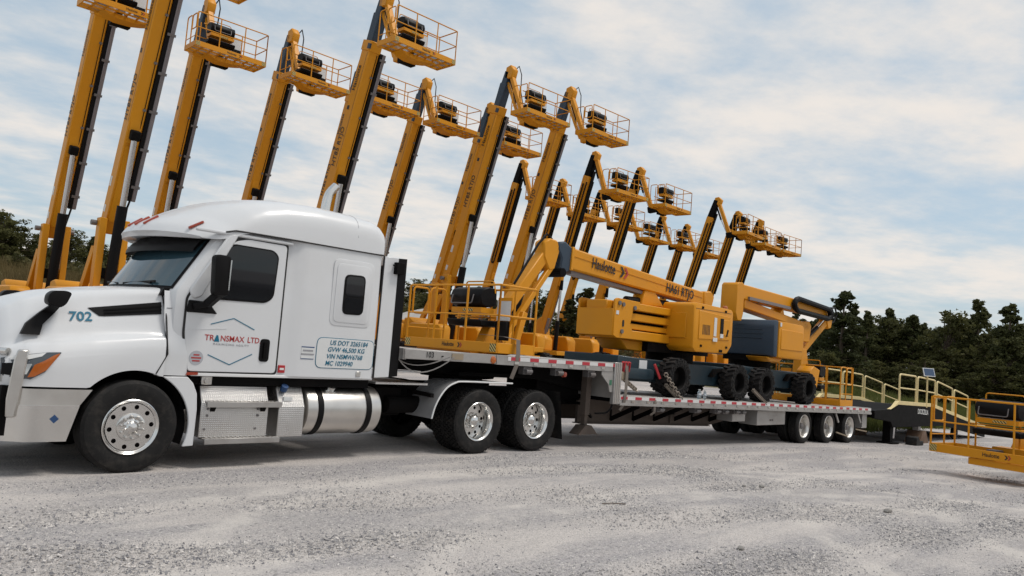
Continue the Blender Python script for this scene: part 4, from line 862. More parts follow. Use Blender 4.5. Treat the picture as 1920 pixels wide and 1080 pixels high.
# upper deck
uf = ob('upper_side_rail', MB().prism([(3.66, 1.43), (5.50, 1.43), (5.50, ZU), (3.66, ZU)], 'y', YN, YN+.06), 'dull_aluminium', TR, bevel=.006)
ob('upper_side_rail', MB().prism([(5.50, 1.42), (8.56, 1.405), (8.56, ZU+.005), (5.50, ZU)], 'y', YN-.012, YN+.06), 'dull_aluminium', TR, bevel=.004)
ob('upper_side_rail', MB().prism([(3.45, 1.42), (8.7, 1.405), (8.7, ZU), (3.45, ZU)], 'y', YF-.06, YF), 'dull_aluminium', TR, bevel=.004)
ob('upper_nose', MB().box(3.64, 3.70, YN+.02, YF, 1.42, 1.58), 'dull_aluminium', TR)
for k in range(9):
    y0 = YN+.06+k*(YF-YN-.12)/9; ob('deck_plank', MB().box(3.72, 8.7, y0+.004, y0+(YF-YN-.12)/9-.004, 1.53, 1.565), 'deck_aluminium', TR)
ob('upper_frame', MB().prism([(3.5, 1.25), (7.2, 1.18), (8.85, .95), (8.85, 1.53), (3.5, 1.53)], 'y', .72, .84).prism([(3.5, 1.25), (7.2, 1.18), (8.85, .95), (8.85, 1.53), (3.5, 1.53)], 'y', 1.72, 1.84), 'black_frame', TR)
for k in range(11): ob('cross_beam', MB().box(3.7+k*.48, 3.76+k*.48, YN+.06, YF-.06, 1.42, 1.528), 'black_frame', TR)
ob('kingpin_plate', MB().box(5.2, 6.9, .5, 2.05, 1.185, 1.25), 'black_frame', TR)
# red/white conspicuity strip
wr = ob('reflective_strip', MB().prism([(5.75, 1.492), (8.56, 1.497), (8.56, 1.562), (5.75, 1.557)], 'y', YN-.016, YN-.011), 'reflector_white', TR)
for k in range(7): sub('reflector', MB().box(5.82+k*.455, 5.82+k*.455+(.21 if k < 6 else .10), YN-.02, YN-.015, 1.496, 1.555), 'reflector_red', wr)
# step
for y0 in (YN-.03, YF-.05): ob('step_post', MB().box(8.60, 8.82, y0, y0+.08, .80, ZU+.01), 'dull_aluminium', TR, bevel=.008)
for y0 in (YN-.03,):
    for x in (8.645, 8.70, 8.755): ob('post_flute', MB().box(x, x+.02, y0-.008, y0, .81, ZU), 'brushed_metal', TR)
ob('step_bulkhead', MB().box(8.72, 8.80, YN+.05, YF-.05, .9, 1.55), 'deck_aluminium', TR)
gs_ = ob('step_gusset', MB().prism([(8.25, 1.41), (8.60, 1.41), (8.60, 1.02), (8.52, 1.02), (8.47, 1.16), (8.25, 1.34)], 'y', YN, YN+.03), 'dull_aluminium', TR, bevel=.004)
sub('inspection_label', MB().box(8.49, 8.56, YN-.004, YN+.001, 1.15, 1.25), 'green_ink', gs_)
# lower deck
XA, XB = 8.82, 21.45
def sl(x0, x1, d0, d1): return [(x0, zr(x0)+d0), (x1, zr(x1)+d0), (x1, zr(x1)+d1), (x0, zr(x0)+d1)]
for y0, y1 in ((YN-.012, YN+.06), (YF-.06, YF)): ob('lower_side_rail', MB().prism(sl(XA, XB, -.185, .0), 'y', y0, y1), 'dull_aluminium', TR, bevel=.004)
ob('rub_rail', MB().prism(sl(XA, XB, -.185, -.135), 'y', YN-.035, YN-.012), 'dull_aluminium', TR)
for k in range(9):
    y0 = YN+.06+k*(YF-YN-.12)/9; ob('deck_plank', MB().prism(sl(XA, XB-.05, -.045, -.01), 'y', y0+.005, y0+(YF-YN-.12)/9-.005), 'deck_aluminium', TR)
for k in range(26): ob('cross_beam', MB().prism(sl(9.0+k*.48, 9.06+k*.48, -.15, -.048), 'y', YN+.06, YF-.06), 'black_frame', TR)
ws_ = ob('reflective_strip', MB().prism(sl(XA+.02, XB, -.078, -.012), 'y', YN-.016, YN-.011), 'reflector_white', TR)
for k in range(27):
    x0 = 8.86+k*.466; sub('reflector', MB().prism(sl(x0, x0+.21, -.072, -.018), 'y', YN-.02, YN-.015), 'reflector_red', ws_)
for k in range(24):
    x0 = 9.2+k*.51; ob('stake_pocket', MB().prism(sl(x0, x0+.10, -.13, -.085), 'y', YN-.030, YN-.012), 'brushed_metal', TR)
for k in range(6): ob('stake_pocket', MB().box(5.9+k*.46, 6.0+k*.46, YN-.026, YN-.012, 1.44, 1.485), 'brushed_metal', TR)
# main beams with sloping outriggers
beam = [(8.55, .36), (13.4, .235), (14.1, .33), (14.45, .42), (14.45, zr(14.45)-.15), (8.85, zr(8.85)-.15), (8.55, .8)]
for y0 in (.74, 1.72): ob('main_beam', MB().prism(beam, 'y', y0, y0+.06), 'brown_frame', TR, bevel=.004)
ob('beam_flange', MB().prism([(8.55, .345), (13.4, .22), (13.4, .238), (8.55, .363)], 'y', .68, .86), 'brown_frame', TR)
ob('beam_flange', MB().prism([(8.55, .345), (13.4, .22), (13.4, .238), (8.55, .363)], 'y', 1.66, 1.84), 'brown_frame', TR)
for y0 in (.74, 1.72): ob('rear_beam', MB().prism([(14.4, .42), (21.2, .36), (21.2, zr(21.2)-.15), (14.4, zr(14.4)-.15)], 'y', y0, y0+.06), 'black_frame', TR)
for k in range(6):
    x = 9.55+k*.765
    for s in (0, 1):
        ya, yb = (.74, .0) if s == 0 else (1.80, 2.54)
        ob('outrigger', MB().bar((x+.05, ya, .42-.012*k), (x-.02, yb, zr(x)-.19), .02, .09).bar((x+.05, ya-.0, .40-.012*k), (x+.05, ya, .62), .03, .05), 'black_frame', TR)
ob('registration_lamp', MB().box(11.72, 12.0, .70, .735, .32, .50), 'brown_frame', TR)
for x in (10.2, 11.6, 12.45, 12.8, 13.3, 13.6):
    wn = MB().box(x, x+.22, .02, .16, zr(x)-.30, zr(x)-.19); wn.cyl((x+.03, .0, zr(x)-.25), (x+.19, .0, zr(x)-.25), .035, 10); ob('strap_winch', wn, 'grey_steel', TR)
for x in (6.2, 7.0, 7.9):
    wn = MB().box(x, x+.20, .02, .14, 1.28, 1.40); wn.cyl((x+.03, .0, 1.33), (x+.17, .0, 1.33), .04, 10); ob('strap_winch', wn, 'grey_steel', TR)
ob('side_lamp', MB().lathe([(0, -.03), (.045, -.02), (.055, .02), (.055, .04)], (7.25, .02, 1.31), 16, 'y', closed=False), 'marker_red', TR)
ob('corner_lamp', MB().lathe([(0, -.02), (.05, -.014), (.065, .01)], (5.43, YN-.005, 1.49), 18, 'y', closed=False), 'amber', TR)
ob('corner_lamp', MB().box(4.55, 4.78, YN-.012, YN, 1.46, 1.55), 'wood', TR)
letter('103', .12, (4.12, YN-.004, 1.505), NX, NZ, TR, 'black_ink', bold=.001, sx=.9)
# tool boxes
ob('tool_box', MB().box(14.50, 15.98, .06, .55, .30, .655), 'dull_aluminium', TR, bevel=.01)
for x in (15.15, 15.26): ob('box_latch', MB().box(x, x+.05, .045, .062, .40, .44), 'grey_steel', TR)
ob('tool_box', MB().box(13.35, 13.95, .08, .5, .40, .64), 'dull_aluminium', TR, bevel=.01)
# landing gear
for y in (.42, 2.1):
    lgm = ob('landing_leg', MB().box(8.30, 8.44, y-.07, y+.07, .55, 1.42).box(8.325, 8.415, y-.05, y+.05, .28, .58), 'brown_frame', TR, bevel=.006)
    sub('landing_foot', MB().prism([(8.10, .19), (8.64, .19), (8.64, .20), (8.46, .36), (8.28, .36), (8.10, .20)], 'y', y-.12, y+.12), 'brown_frame', lgm)
ob('leg_brace', MB().bar((8.37, .42, .75), (8.37, 2.1, .75), .05, .05).bar((8.42, .42, .62), (8.8, .6, .48), .04, .04), 'black_frame', TR)
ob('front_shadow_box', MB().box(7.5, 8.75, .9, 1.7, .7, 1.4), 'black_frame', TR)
hs = MB().tube([(8.62, .1, 1.3), (8.66, .02, 1.0), (8.68, .0, .78), (8.6, .05, .62), (8.4, .2, .6)], .018, 7, fillet=.1); ob('air_hose', hs, 'black_plastic', TR)
# wheels
for x in (16.98, 18.52, 19.97):
    zc_ = gzf(x, 0)+.45; put_wheel(TR, 'trailer', x, 0, zc_); put_wheel(TR, 'trailer', x, 2*YC, zc_, True)
    ob('axle', MB().cyl((x, .25, zc_), (x, 2.3, zc_), .06, 12), 'black_frame', TR); ob('suspension_hanger', MB().prism([(x-.5, .45), (x-.35, zc_), (x+.3, zc_-.05), (x+.3, .45)], 'y', .72, .84), 'black_frame', TR)
    ob('air_spring', MB().lathe([(.12, 0), (.14, .06), (.13, .12), (.14, .18), (.12, .24)], (x+.28, .6, zc_+.02), 18, 'z', closed=False), 'rubber', TR)
for x, dz in ((18.95, 0), (20.55, 0)): ob('ratchet_bar', MB().bar((x, .0, zr(x)-.19), (x+.14, -.03, zr(x)-.45), .035, .05), 'dull_aluminium', TR)
ob('rear_bumper', MB().box(XB-.06, XB+.02, YN, YF, zr(XB)-.20, zr(XB)), 'dull_aluminium', TR)
ob('tail_lamp_box', MB().box(21.05, 21.4, .05, .35, .12, zr(21.2)-.19), 'dull_aluminium', TR, bevel=.01)
ob('tail_lamp_box', MB().box(21.05, 21.4, 2.19, 2.49, .12, zr(21.2)-.19), 'dull_aluminium', TR, bevel=.01)
for x0, y0, z0, dx, dz in ((18.9, -.06, .06, .45, -.10), (20.28, -.06, .12, .5, -.06)): tag(ob('wheel_chock_bar', MB().bar((x0, y0, z0), (x0+dx, y0-.12, z0+dz), .035, .035), 'wood'), 'pale wooden bar poking out at the %s trailer wheel' % ('middle' if x0 < 19 else 'rearmost'), 'bar')
# air and electric lines between cab and trailer
for i, (sag, yo) in enumerate(((.16, .35), (.26, .25), (.12, .5))):
    P = [V((3.62+.75*t, yo-.45*t*t-.1, 1.50-sag*4*t*(1-t)+.0*t)) for t in np.linspace(0, 1, 12)]; o = ob('air_line', MB().tube(P, .009, 6), ('dull_aluminium', 'dull_aluminium', 'black_plastic')[i])
    tag(o, ('pale air line drooping least between cab and trailer nose', 'pale air line looping lowest between cab and trailer nose', 'black cable between cab and trailer nose')[i], 'hose')
def strap(name, pts, w, label, m='webbing', up=(1, 0, 0)):
    mb = MB()
    P = [V(p) for p in pts]; rows = []
    for i, p in enumerate(P):
        d = (P[min(i+1, len(P)-1)]-P[max(i-1, 0)]).normalized(); a = V(up); a = (a-d*a.dot(d)).normalized(); n_ = d.cross(a); rows.append([p+a*w/2+n_*.003, p-a*w/2+n_*.003, p-a*w/2-n_*.003, p+a*w/2-n_*.003])
    mb.loft(rows); return tag(ob(name, mb, m), label, 'strap')
strap('tie_down_strap', [(5.98, .9, 1.90), (5.98, .3, 1.88), (5.98, -.02, 1.84), (5.97, -.05, 1.6), (5.95, -.05, 1.42), (5.9, .0, 1.20)], .09, 'brown webbing strap over the corner of the deck basket')
strap('tie_down_strap', [(9.02, .25, 1.50), (9.0, -.02, 1.58), (8.99, -.055, 1.4), (8.98, -.06, 1.0), (8.95, -.055, .80), (8.90, .0, .68)], .085, 'brown webbing strap hanging down the trailer step')
strap('tie_down_strap', [(10.0, .3, zr(10)+.01), (10.0, -.03, zr(10)+.01), (10.0, -.055, zr(10)-.1), (9.99, -.05, zr(10)-.3), (9.93, .0, zr(10)-.36)], .08, 'short webbing strap over the lower deck edge below the front chain')
pr = MB()
for k in range(3): pr.tube([(8.86+.09*k, .0, 1.40), (8.85+.09*k, -.03, 1.60), (8.93+.09*k, -.03, 1.60), (8.94+.09*k, .0, 1.42)], .018, 7, fillet=.03)
tag(ob('corner_protector', pr, 'red_plastic'), 'red corner protector hooked on the top of the trailer step', 'protector')
tag(ob('ratchet_bundle', MB().box(8.86, 9.1, -.02, .12, 1.25, 1.42), 'wood', bevel=.02), 'tan wooden block strapped at the trailer step', 'block')
def chain(p, q, label, n=11, sag=.05, r=.014, ln=.062):
    p, q = V(p), V(q); mb = MB(); d = (q-p).normalized(); a = d.orthogonal().normalized(); b = d.cross(a)
    for k in range(n):
        t = (k+.5)/n; c = p+(q-p)*t; u = a if k % 2 else b; mb.tube([c+d*ln*.75+u*.0, c+d*ln*.4+u*.034, c-d*ln*.4+u*.034, c-d*ln*.75, c-d*ln*.4-u*.034, c+d*ln*.4-u*.034], r, 5, closed=True)
    return tag(ob('tie_down_chain', mb, 'chain_metal'), label, 'chain')
chain((10.52, .10, 1.42), (10.98, -.03, zr(10.9)-.02), 'heavy chain bunched at the foot of the red binder on the lower deck')
chain((10.66, .16, 1.18), (10.9, .05, zr(10.9)+.03), 'second loop of chain beside the red binder')
chain((9.15, .35, 1.40), (9.75, .25, 1.05), 'chain lying between trailer step and front machine chassis', 18)
chain((14.15, .02, 1.15), (14.75, -.02, zr(14.7)-.02), 'chain stretched to the deck edge between the two middle big tyres', 22)
tag(ob('chain_binder', MB().bar((10.40, .3, 1.60), (10.52, .22, 1.30), .04, .05), 'red_plastic', bevel=.008), 'red lever chain binder on the front machine chassis', 'binder')
# water bottles
def bottle(x, y, label):
    z0 = zr(x)-.008; r_ = thing('water_bottle', label, 'bottle', (x, y, z0), group='water bottles on the trailer deck')
    ob('bottle_body', MB().lathe([(0, 0), (.030, 0), (.034, .012), (.034, .06), (.031, .07), (.034, .08), (.034, .14), (.026, .17), (.013, .19), (.013, .20), (0, .20)], n=18, axis='z', closed=False), 'bottle_plastic', r_)
    ob('cap', MB().cyl((0, 0, .198), (0, 0, .218), .015, 12), 'white_ink', r_); ob('paper_band', MB().cyl((0, 0, .085), (0, 0, .135), .0352, 18, caps=False), 'plastic_bottle_cap', r_)
bottle(12.06, .22, 'leftmost of three water bottles on the lower deck'); bottle(12.17, .26, 'middle of three water bottles on the lower deck'); bottle(12.28, .20, 'rightmost of three water bottles on the lower deck')
# ---------------------------------------------------------------- boom lifts: shared meshes
def lug_tyre(r, wdt, ri, nl=18):
    mb = MB(); mb.lathe([(ri, .01), (ri+.03, 0), (r-.09, .0), (r-.045, .015), (r-.04, wdt-.015), (r-.09, wdt), (ri+.03, wdt), (ri, wdt-.01)], n=48)
    for i in range(nl):
        for s in (0, 1):
            t0 = 2*math.pi*(i+.5*s)/nl; dt = 2*math.pi/nl*.27; sk = 2*math.pi/nl*.55
            ya, yb = (.0-.006, wdt*.56) if s == 0 else (wdt+.006, wdt*.44); vs = []
            for rad in (r-.06, r):
                for tt, yy in ((t0-dt, ya), (t0+dt, ya), (t0+dt*.8+sk*.6, (ya+yb)/2), (t0+dt*.7+sk, yb), (t0-dt*.7+sk, yb), (t0-dt*.8+sk*.6, (ya+yb)/2)): 
                    rr_ = rad-(.012 if yy in (ya,) and rad == r else 0); vs.append((rr_*math.cos(tt), yy, rr_*math.sin(tt)))
            mb.add(vs, [(0, 1, 2, 3, 4, 5), (6, 7, 8, 9, 10, 11)]+[(k, (k+1) % 6, 6+(k+1) % 6, 6+k) for k in range(6)])
    return mb
LM = {}
LM['tyre'] = lug_tyre(.43, .33, .24).mesh('tyre', 'dusty_rubber', angle=30)
mb = MB(); n_ = 24
for i in range(n_):     # ring of small triangular openings in the solid tyre's side: raised webs between them
    a = 2*math.pi*i/n_
    for rr_, ro in ((.26, .0), (.33, .5)):
        a2 = a+2*math.pi/n_*ro; mb.bar(((rr_)*math.cos(a2), -.004, rr_*math.sin(a2)), ((rr_+.055)*math.cos(a2+.13), -.004, (rr_+.055)*math.sin(a2+.13)), .014, .012, up=(0, 1, 0)); mb.bar(((rr_)*math.cos(a2+.13), -.004, rr_*math.sin(a2+.13)), ((rr_+.055)*math.cos(a2+.0), -.004, (rr_+.055)*math.sin(a2+.0)), .014, .012, up=(0, 1, 0))
mb.lathe([(.322, -.008), (.334, -.008), (.334, .004), (.322, .004)], n=40); LM['web'] = mb.mesh('side_web', 'rubber')
LM['rim'] = MB().lathe([(.24, .02), (.225, .05), (.215, .16), (.10, .17), (.09, .12), (0, .12)], n=36, closed=False).mesh('wheel', 'black_frame')
LM['rim_y'] = MB().lathe([(.24, .02), (.225, .05), (.215, .16), (.10, .12), (.09, .08), (0, .08)], n=36, closed=False).mesh('wheel', 'yellow_paint')
def lift_wheel(root, x, y, z, flip=False, rot=0., sc=1., rim='rim'):
    o = link('wheel', LM[rim], root); o.location = (x, y, z); o.rotation_euler = (0, random.random(), (math.pi if flip else 0)+rot); o.rotation_mode = 'XYZ'; o.scale = (sc, sc, sc)
    for n, me in (('tyre', LM['tyre']), ('side_web', LM['web'])):
        c = bpy.data.objects.new(n, me); C.objects.link(c); c.parent = o
# basket, built once in its own frame: x along the long outer side, y inwards to the jib, z up
BK = []
def bk(name, mb, m, bevel=0., subs=()): BK.append((name, mb.mesh(name, m, bevel), [(n2, b2.mesh(n2, m2)) for n2, b2, m2 in subs]))
BL, BW, BH = 2.44, .91, 1.12
mb = MB(); mb.box(0, BL, 0, .03, 0, .17).box(0, .03, .03, BW-.03, 0, .17).box(BL-.03, BL, .03, BW-.03, 0, .17).box(0, BL, BW-.03, BW, 0, .17)
bk('toe_board', mb, 'yellow_paint', .006)
mb = MB()
for k in range(1, 8): mb.box(BL*k/8-.018, BL*k/8+.018, .03, BW-.03, .01, .06)
for k in (1, 2): mb.box(.03, BL-.03, BW*k/3-.015, BW*k/3+.015, .012, .058)
bk('floor_frame', mb, 'yellow_paint')
mb = MB()
for k in range(80): mb.box(.04+k*.0296, .046+k*.0296, .03, BW-.03, .062, .074)
bk('floor_grating', mb, 'dull_aluminium')
r_ = .019; mb = MB()
mb.tube([(.05, .02, BH), (BL-.02, .02, BH), (BL-.02, BW-.02, BH-.0), (.55, BW-.02, BH)], r_, 7, fillet=.06)
mb.tube([(.02, .02, .62), (BL-.02, .02, .62), (BL-.02, BW-.02, .62), (.35, BW-.02, .62)], r_*.85, 6, fillet=.06)
for x in (.02, .78, 1.62, BL-.02): mb.tube([(x, .02, .15), (x, .02, BH)], r_, 6)
for x in (.45, 1.30, 1.9, BL-.02): mb.tube([(x, BW-.02, .15), (x, BW-.02, BH)], r_, 6)
mb.tube([(BL-.02, .02, BH), (BL-.02, .02, .15)], r_, 6)
mb.tube([(.05, .02, BH), (.02, .02, BH-.05), (.02, .02, .9)], r_, 6)
bk('guardrail', mb, 'yellow_paint')
mb = MB(); mb.tube([(.02, .10, .62), (.02, .10, BH-.02), (.02, .46, BH-.02), (.02, .46, .62)], r_, 6, closed=True, fillet=.07); mb.tube([(.02, .50, .16), (.02, .50, BH), (.02, BW-.02, BH), (.02, BW-.02, .16)], r_, 6, fillet=.1); mb.tube([(.02, .02, .35), (.02, BW-.02, .35)], r_*.7, 6)
bk('entry_gate', mb, 'yellow_paint')
mb = MB(); mb.prism([(.62, .78), (.50, .83), (.45, .97), (.50, 1.10), (.66, 1.15), (.86, 1.13), (.88, .82)], 'x', .64, 1.46)
bk('control_console', mb, 'black_plastic', .02, (('panel_bar', MB().tube([(.74, .44, 1.0), (.74, .40, .84), (1.30, .40, .84), (1.30, .44, 1.0)], .012, 6, fillet=.04), 'grey_steel'), ('console_base', MB().box(.66, 1.46, .50, .84, .68, .775), 'yellow_paint'), ('console_guard', MB().tube([(.68, .80, 1.1), (.68, .80, 1.27), (1.42, .80, 1.27), (1.48, .80, 1.05)], .014, 6, fillet=.06), 'yellow_paint'), ('warning_band', MB().box(.98, 1.24, .494, .499, .70, .75), 'hazard_stripes')))
bk('tool_tray', MB().prism([(.48, .44), (.88, .44), (.88, .56), (.44, .56)], 'x', .60, 1.50), 'black_plastic', .02, (('pedal', MB().box(.95, 1.15, .35, .60, .075, .17), 'grey_steel'),))
bk('document_box', MB().box(1.54, 1.84, .78, .87, .22, .56), 'black_plastic', .012, (('notice_plate', MB().box(1.53, 1.85, .82, .845, .57, .92), 'sticker_white'), ('plate_holder', MB().box(1.52, 1.86, .846, .86, .55, .98), 'yellow_paint')))
bk('under_bracket', MB().prism([(.55, -.0), (1.95, -.0), (1.75, -.06), (1.45, -.13), (1.0, -.15), (.75, -.10)], 'y', .40, .86), 'yellow_paint', .01, (('pivot_block', MB().box(.95, 1.5, .86, 1.10, -.16, .12), 'black_frame'),))
for x0 in (.02, 2.28): bk('hazard_patch', MB().box(x0, x0+.14, -.004, .0, .02, .15), 'hazard_stripes')
def place_basket(root, o3, xa=(1, 0, 0)):
    xa = V(xa).normalized(); ya = V((0, 0, 1)).cross(xa); M4 = Matrix(((xa.x, ya.x, 0, o3[0]), (xa.y, ya.y, 0, o3[1]), (0, 0, 1, o3[2]), (0, 0, 0, 1)))
    if root.get('_wc'): M4 = Matrix.Translation(-V(root['_wc'])) @ M4
    for n, me, subs in BK:
        o = bpy.data.objects.new(n, me); C.objects.link(o); o.parent = root; o.matrix_basis = M4
        for n2, m2 in subs:
            c = bpy.data.objects.new(n2, m2); C.objects.link(c); c.parent = o
    def P(x, y, z): return tuple(M4 @ V((x, y, z)))
    o = bpy.data.objects.new('lettering', text_mesh('Haulotte', .105, .001, 0., 'black_ink', 1., sx=.85)); C.objects.link(o); o.parent = root
    o.matrix_basis = M4 @ Matrix(((1, 0, 0, 1.22), (0, 0, -1, -.003), (0, 1, 0, .088), (0, 0, 0, 1)))
    for i in range(2):
        c = bpy.data.objects.new('logo_mark', CHV[i]); C.objects.link(c); c.parent = root; c.matrix_basis = M4 @ Matrix(((1, 0, 0, 1.47+.055*i), (0, 0, -1, -.003), (0, 1, 0, .088), (0, 0, 0, 1)))
CHV = [MB().prism([(0, .042), (.03, .042), (.065, 0), (.03, -.042), (0, -.042), (.035, 0)], 'z', -.001, .0015).mesh('logo_mark', m) for m in ('black_ink', 'red_ink')]
def undercarriage(root, sc=1.3, col='yellow_paint', track=1.12, base=1.35, z=.56):
    ch = MB().box(-.55, .55, -base-.15, base+.15, z-.05, z+.38); ob('chassis', ch, col, root, bevel=.03)
    for s in (-1, 1): ob('axle', MB().box(-track+.1, track-.1, s*base-.12, s*base+.12, z-.12, z+.12), 'dark_grey_paint', root)
    for sx_ in (-1, 1):
        for sy in (-1, 1): lift_wheel(root, sx_*track, sy*base, z, rot=math.pi/2*(-1 if sx_ < 0 else 1), sc=sc, rim='rim_y')
    ob('slew_ring', MB().cyl((0, 0, z+.36), (0, 0, z+.55), .55, 28), 'black_frame', root)
# ------- straight telescopic lift, boom raised
def make_straight():
    rt = thing('boom_lift', 'lift', 'boom lift'); undercarriage(rt)
    ob('turntable', MB().box(-.78, .78, -1.45, 1.75, 1.10, 1.32), 'yellow_paint', rt, bevel=.02)
    ob('counterweight', MB().prism([(1.2, 1.32), (1.95, 1.32), (2.0, 1.6), (1.95, 2.15), (1.55, 2.2), (1.2, 2.0)], 'x', -.95, .95), 'yellow_paint', rt, bevel=.04)
    for s in (-1, 1):
        cv = MB().prism([(-1.05, 1.22), (1.15, 1.22), (1.15, 1.86), (1.0, 1.95), (-.9, 1.95), (-1.05, 1.8)], 'x', s*.74, s*1.3); ob('engine_cover', cv, 'yellow_paint', rt, bevel=.05)
    pv = V((0, .3, 3.9)); b = V((0, -.3134, .9496)); un_ = V((0, -.9496, -.3134)); Lb = 9.0; tip = pv+b*Lb
    for s in (-1, 1):
        ob('mast_post', MB().box(s*.32-.10, s*.32+.10, -.16, .14, 1.3, 4.08), 'yellow_paint', rt, bevel=.015)
        ob('mast_brace', MB().bar((s*.33, 1.35, 1.3), (s*.33, .25, 3.2), .17, .26, up=(0, 1, 0)), 'yellow_paint', rt, bevel=.012)
        ob('pivot_pin', MB().cyl((s*.44, .10, 3.92), (s*.58, .10, 3.92), .08, 12), 'grey_steel', rt)
    ob('mast_tie', MB().box(-.3, .3, .02, .14, 2.3, 2.62), 'black_frame', rt)
    q = b.cross(V((1, 0, 0)))
    def sec(name, s0, s1, w_, h_, m, parent=rt, bev=.03): return ob(name, MB().bar(pv+b*s0, pv+b*s1, w_, h_, up=un_), m, parent, bevel=bev)
    bo = sec('base_boom', -.2, 7.55, .42, .48, 'yellow_paint')
    sub('boom_collar', MB().bar(pv+b*7.25, pv+b*7.6, .48, .52, up=un_), 'yellow_paint', bo, .02); sub('wear_pad', MB().bar(pv+b*7.33+un_*.2+V((-.23, 0, 0)), pv+b*7.5+un_*.2+V((-.23, 0, 0)), .06, .14, up=un_), 'slate_cover', bo)
    sub('boom_rib', MB().bar(pv+b*.2+un_*.26, pv+b*2.5+un_*.26, .30, .03, up=un_), 'yellow_paint', bo)
    sec('inner_boom', 7.5, 8.55, .36, .38, 'slate_cover')
    nose = MB().prism([(-.2, -.2), (.25, -.2), (.25, .45), (0, .62), (-.2, .3)], 'x', -.17, .17)
    ob('boom_head', MB().bar(pv+b*8.35, tip+b*.05, .30, .34, up=un_, h2=.24), 'slate_cover', rt, bevel=.02)
    # cable tray beside the boom
    off = V((.37, 0, 0))+un_*.16
    tr_ = ob('cable_tray', MB().bar(pv+b*.9+off+V((.03, 0, 0)), pv+b*7.3+off+V((.03, 0, 0)), .12, .24, up=un_), 'grey_tray', rt, bevel=.015)
    sub('tray_backing', MB().bar(pv+b*.9+off-V((.09, 0, 0)), pv+b*7.3+off-V((.09, 0, 0)), .10, .20, up=un_), 'black_plastic', tr_)
    for k in range(6): sub('tray_clamp', MB().bar(pv+b*(1.3+k*1.15)+off, pv+b*(1.38+k*1.15)+off, .24, .28, up=un_), 'grey_steel', tr_)
    # lift cylinder
    c0 = V((.0, -.10, 1.35)); c1 = pv+b*2.85+un_*.36; cm = c0+(c1-c0)*.60
    lc = ob('lift_cylinder', MB().cyl(c0, cm, .15, 20), 'black_plastic', rt); sub('cylinder_rod', MB().cyl(cm, c1, .085, 16), 'silver_rod', lc)
    ob('cylinder_bracket', MB().bar(c1-b*.14, c1+b*.16, .26, .24, up=un_), 'black_frame', rt, bevel=.03); ob('bracket_cheek', MB().bar(c1-b*.25-un_*.14, c1+b*.45-un_*.14, .32, .16, up=un_, h2=.04), 'yellow_paint', rt)
    hs = MB().tube([c0+V((.3, .3, .2)), pv+V((.35, .3, -.8)), pv+V((.36, .1, .2)), pv+b*1.1+off], .03, 6); ob('hose_bundle', hs, 'black_plastic', rt)
    for s0, s1, m_ in ((1.2, 1.5, 'sticker_white'), (5.2, 5.34, 'black_ink'), (.4, .62, 'sticker_white')): sub('decal', MB().bar(pv+b*s0+V((-.213, 0, 0))-un_*.1, pv+b*s1+V((-.213, 0, 0))-un_*.1, .004, .13, up=un_), m_, bo)
    for s0 in (.9, 2.1, 3.6, 5.0, 6.4): sub('pipe_clip', MB().bar(pv+b*s0+un_*.245+V((.13, 0, 0)), pv+b*(s0+.07)+un_*.245+V((.13, 0, 0)), .09, .04, up=un_), 'grey_steel', bo)
    sub('hydraulic_pipe', MB().tube([pv+b*.5+un_*.25+V((.13, 0, 0)), pv+b*7.2+un_*.25+V((.13, 0, 0))], .012, 6), 'black_plastic', bo); sub('weld_seam', MB().bar(pv+b*3.2+V((-.212, 0, 0))+un_*.16, pv+b*7.2+V((-.212, 0, 0))+un_*.16, .004, .012, up=un_), 'brown_rust', bo)
    # jib
    j0 = tip+V((0, -.10, .04)); j1 = tip+V((0, -1.10, -2.12)); jd = (j1-j0).normalized(); jn = V((1, 0, 0)).cross(jd)
    ob('jib_head', MB().prism([(tip.y+.10, tip.z-.25), (tip.y+.05, tip.z+.22), (tip.y-.22, tip.z+.28), (tip.y-.40, tip.z+.05), (tip.y-.30, tip.z-.30)], 'x', -.15, .15), 'yellow_paint', rt, bevel=.03)
    ob('jib_arm', MB().bar(j0, j1, .20, .16, up=(0, -1, .4)), 'yellow_paint', rt, bevel=.015)
    jp = V((0, .30, -.06)); ob('jib_link', MB().bar(j0+jp+jd*.25, j1+jp*.8-jd*.05, .12, .10, up=(0, -1, .4)), 'yellow_paint', rt, bevel=.01)
    jc = ob('jib_cylinder', MB().cyl(j0+jp*.45+jd*.3, j0+jp*.45+jd*1.5, .055, 12), 'black_plastic', rt); sub('cylinder_rod', MB().cyl(j0+jp*.45+jd*1.5, j1+jp*.45-jd*.1, .03, 10), 'silver_rod', jc)
    ob('jib_hose', MB().tube([tip+V((.2, 0, .1)), tip+V((.24, -.32, .3)), tip+V((.24, -.5, -.1)), tip+V((.16, -.6, -.8)), j1+V((.14, .1, .1))], .022, 6), 'black_plastic', rt)
    ob('basket_mount', MB().prism([(j1.y+.22, j1.z+.18), (j1.y+.15, j1.z-.22), (tip.y-1.62, j1.z-.22), (tip.y-1.62, j1.z-.08), (j1.y-.10, j1.z+.12)], 'x', -.12, .12), 'yellow_paint', rt, bevel=.015); ob('rotator', MB().cyl((0, tip.y-1.45, j1.z-.30), (0, tip.y-1.45, j1.z-.05), .13, 16), 'black_frame', rt)
    place_basket(rt, (-1.22, tip.y-2.5, tip.z-2.35))
    # writing up the side of the boom
    for s_, sz, at_ in (('HT85 RTJO', .30, 3.9), ('Haulotte', .26, 6.3)): letter(s_, sz, tuple(pv+b*at_+V((-.224, 0, 0))-un_*.06), b, -un_, rt, 'black_ink', bold=.002, sx=.95)
    return rt, tip
straight, st_tip = make_straight()
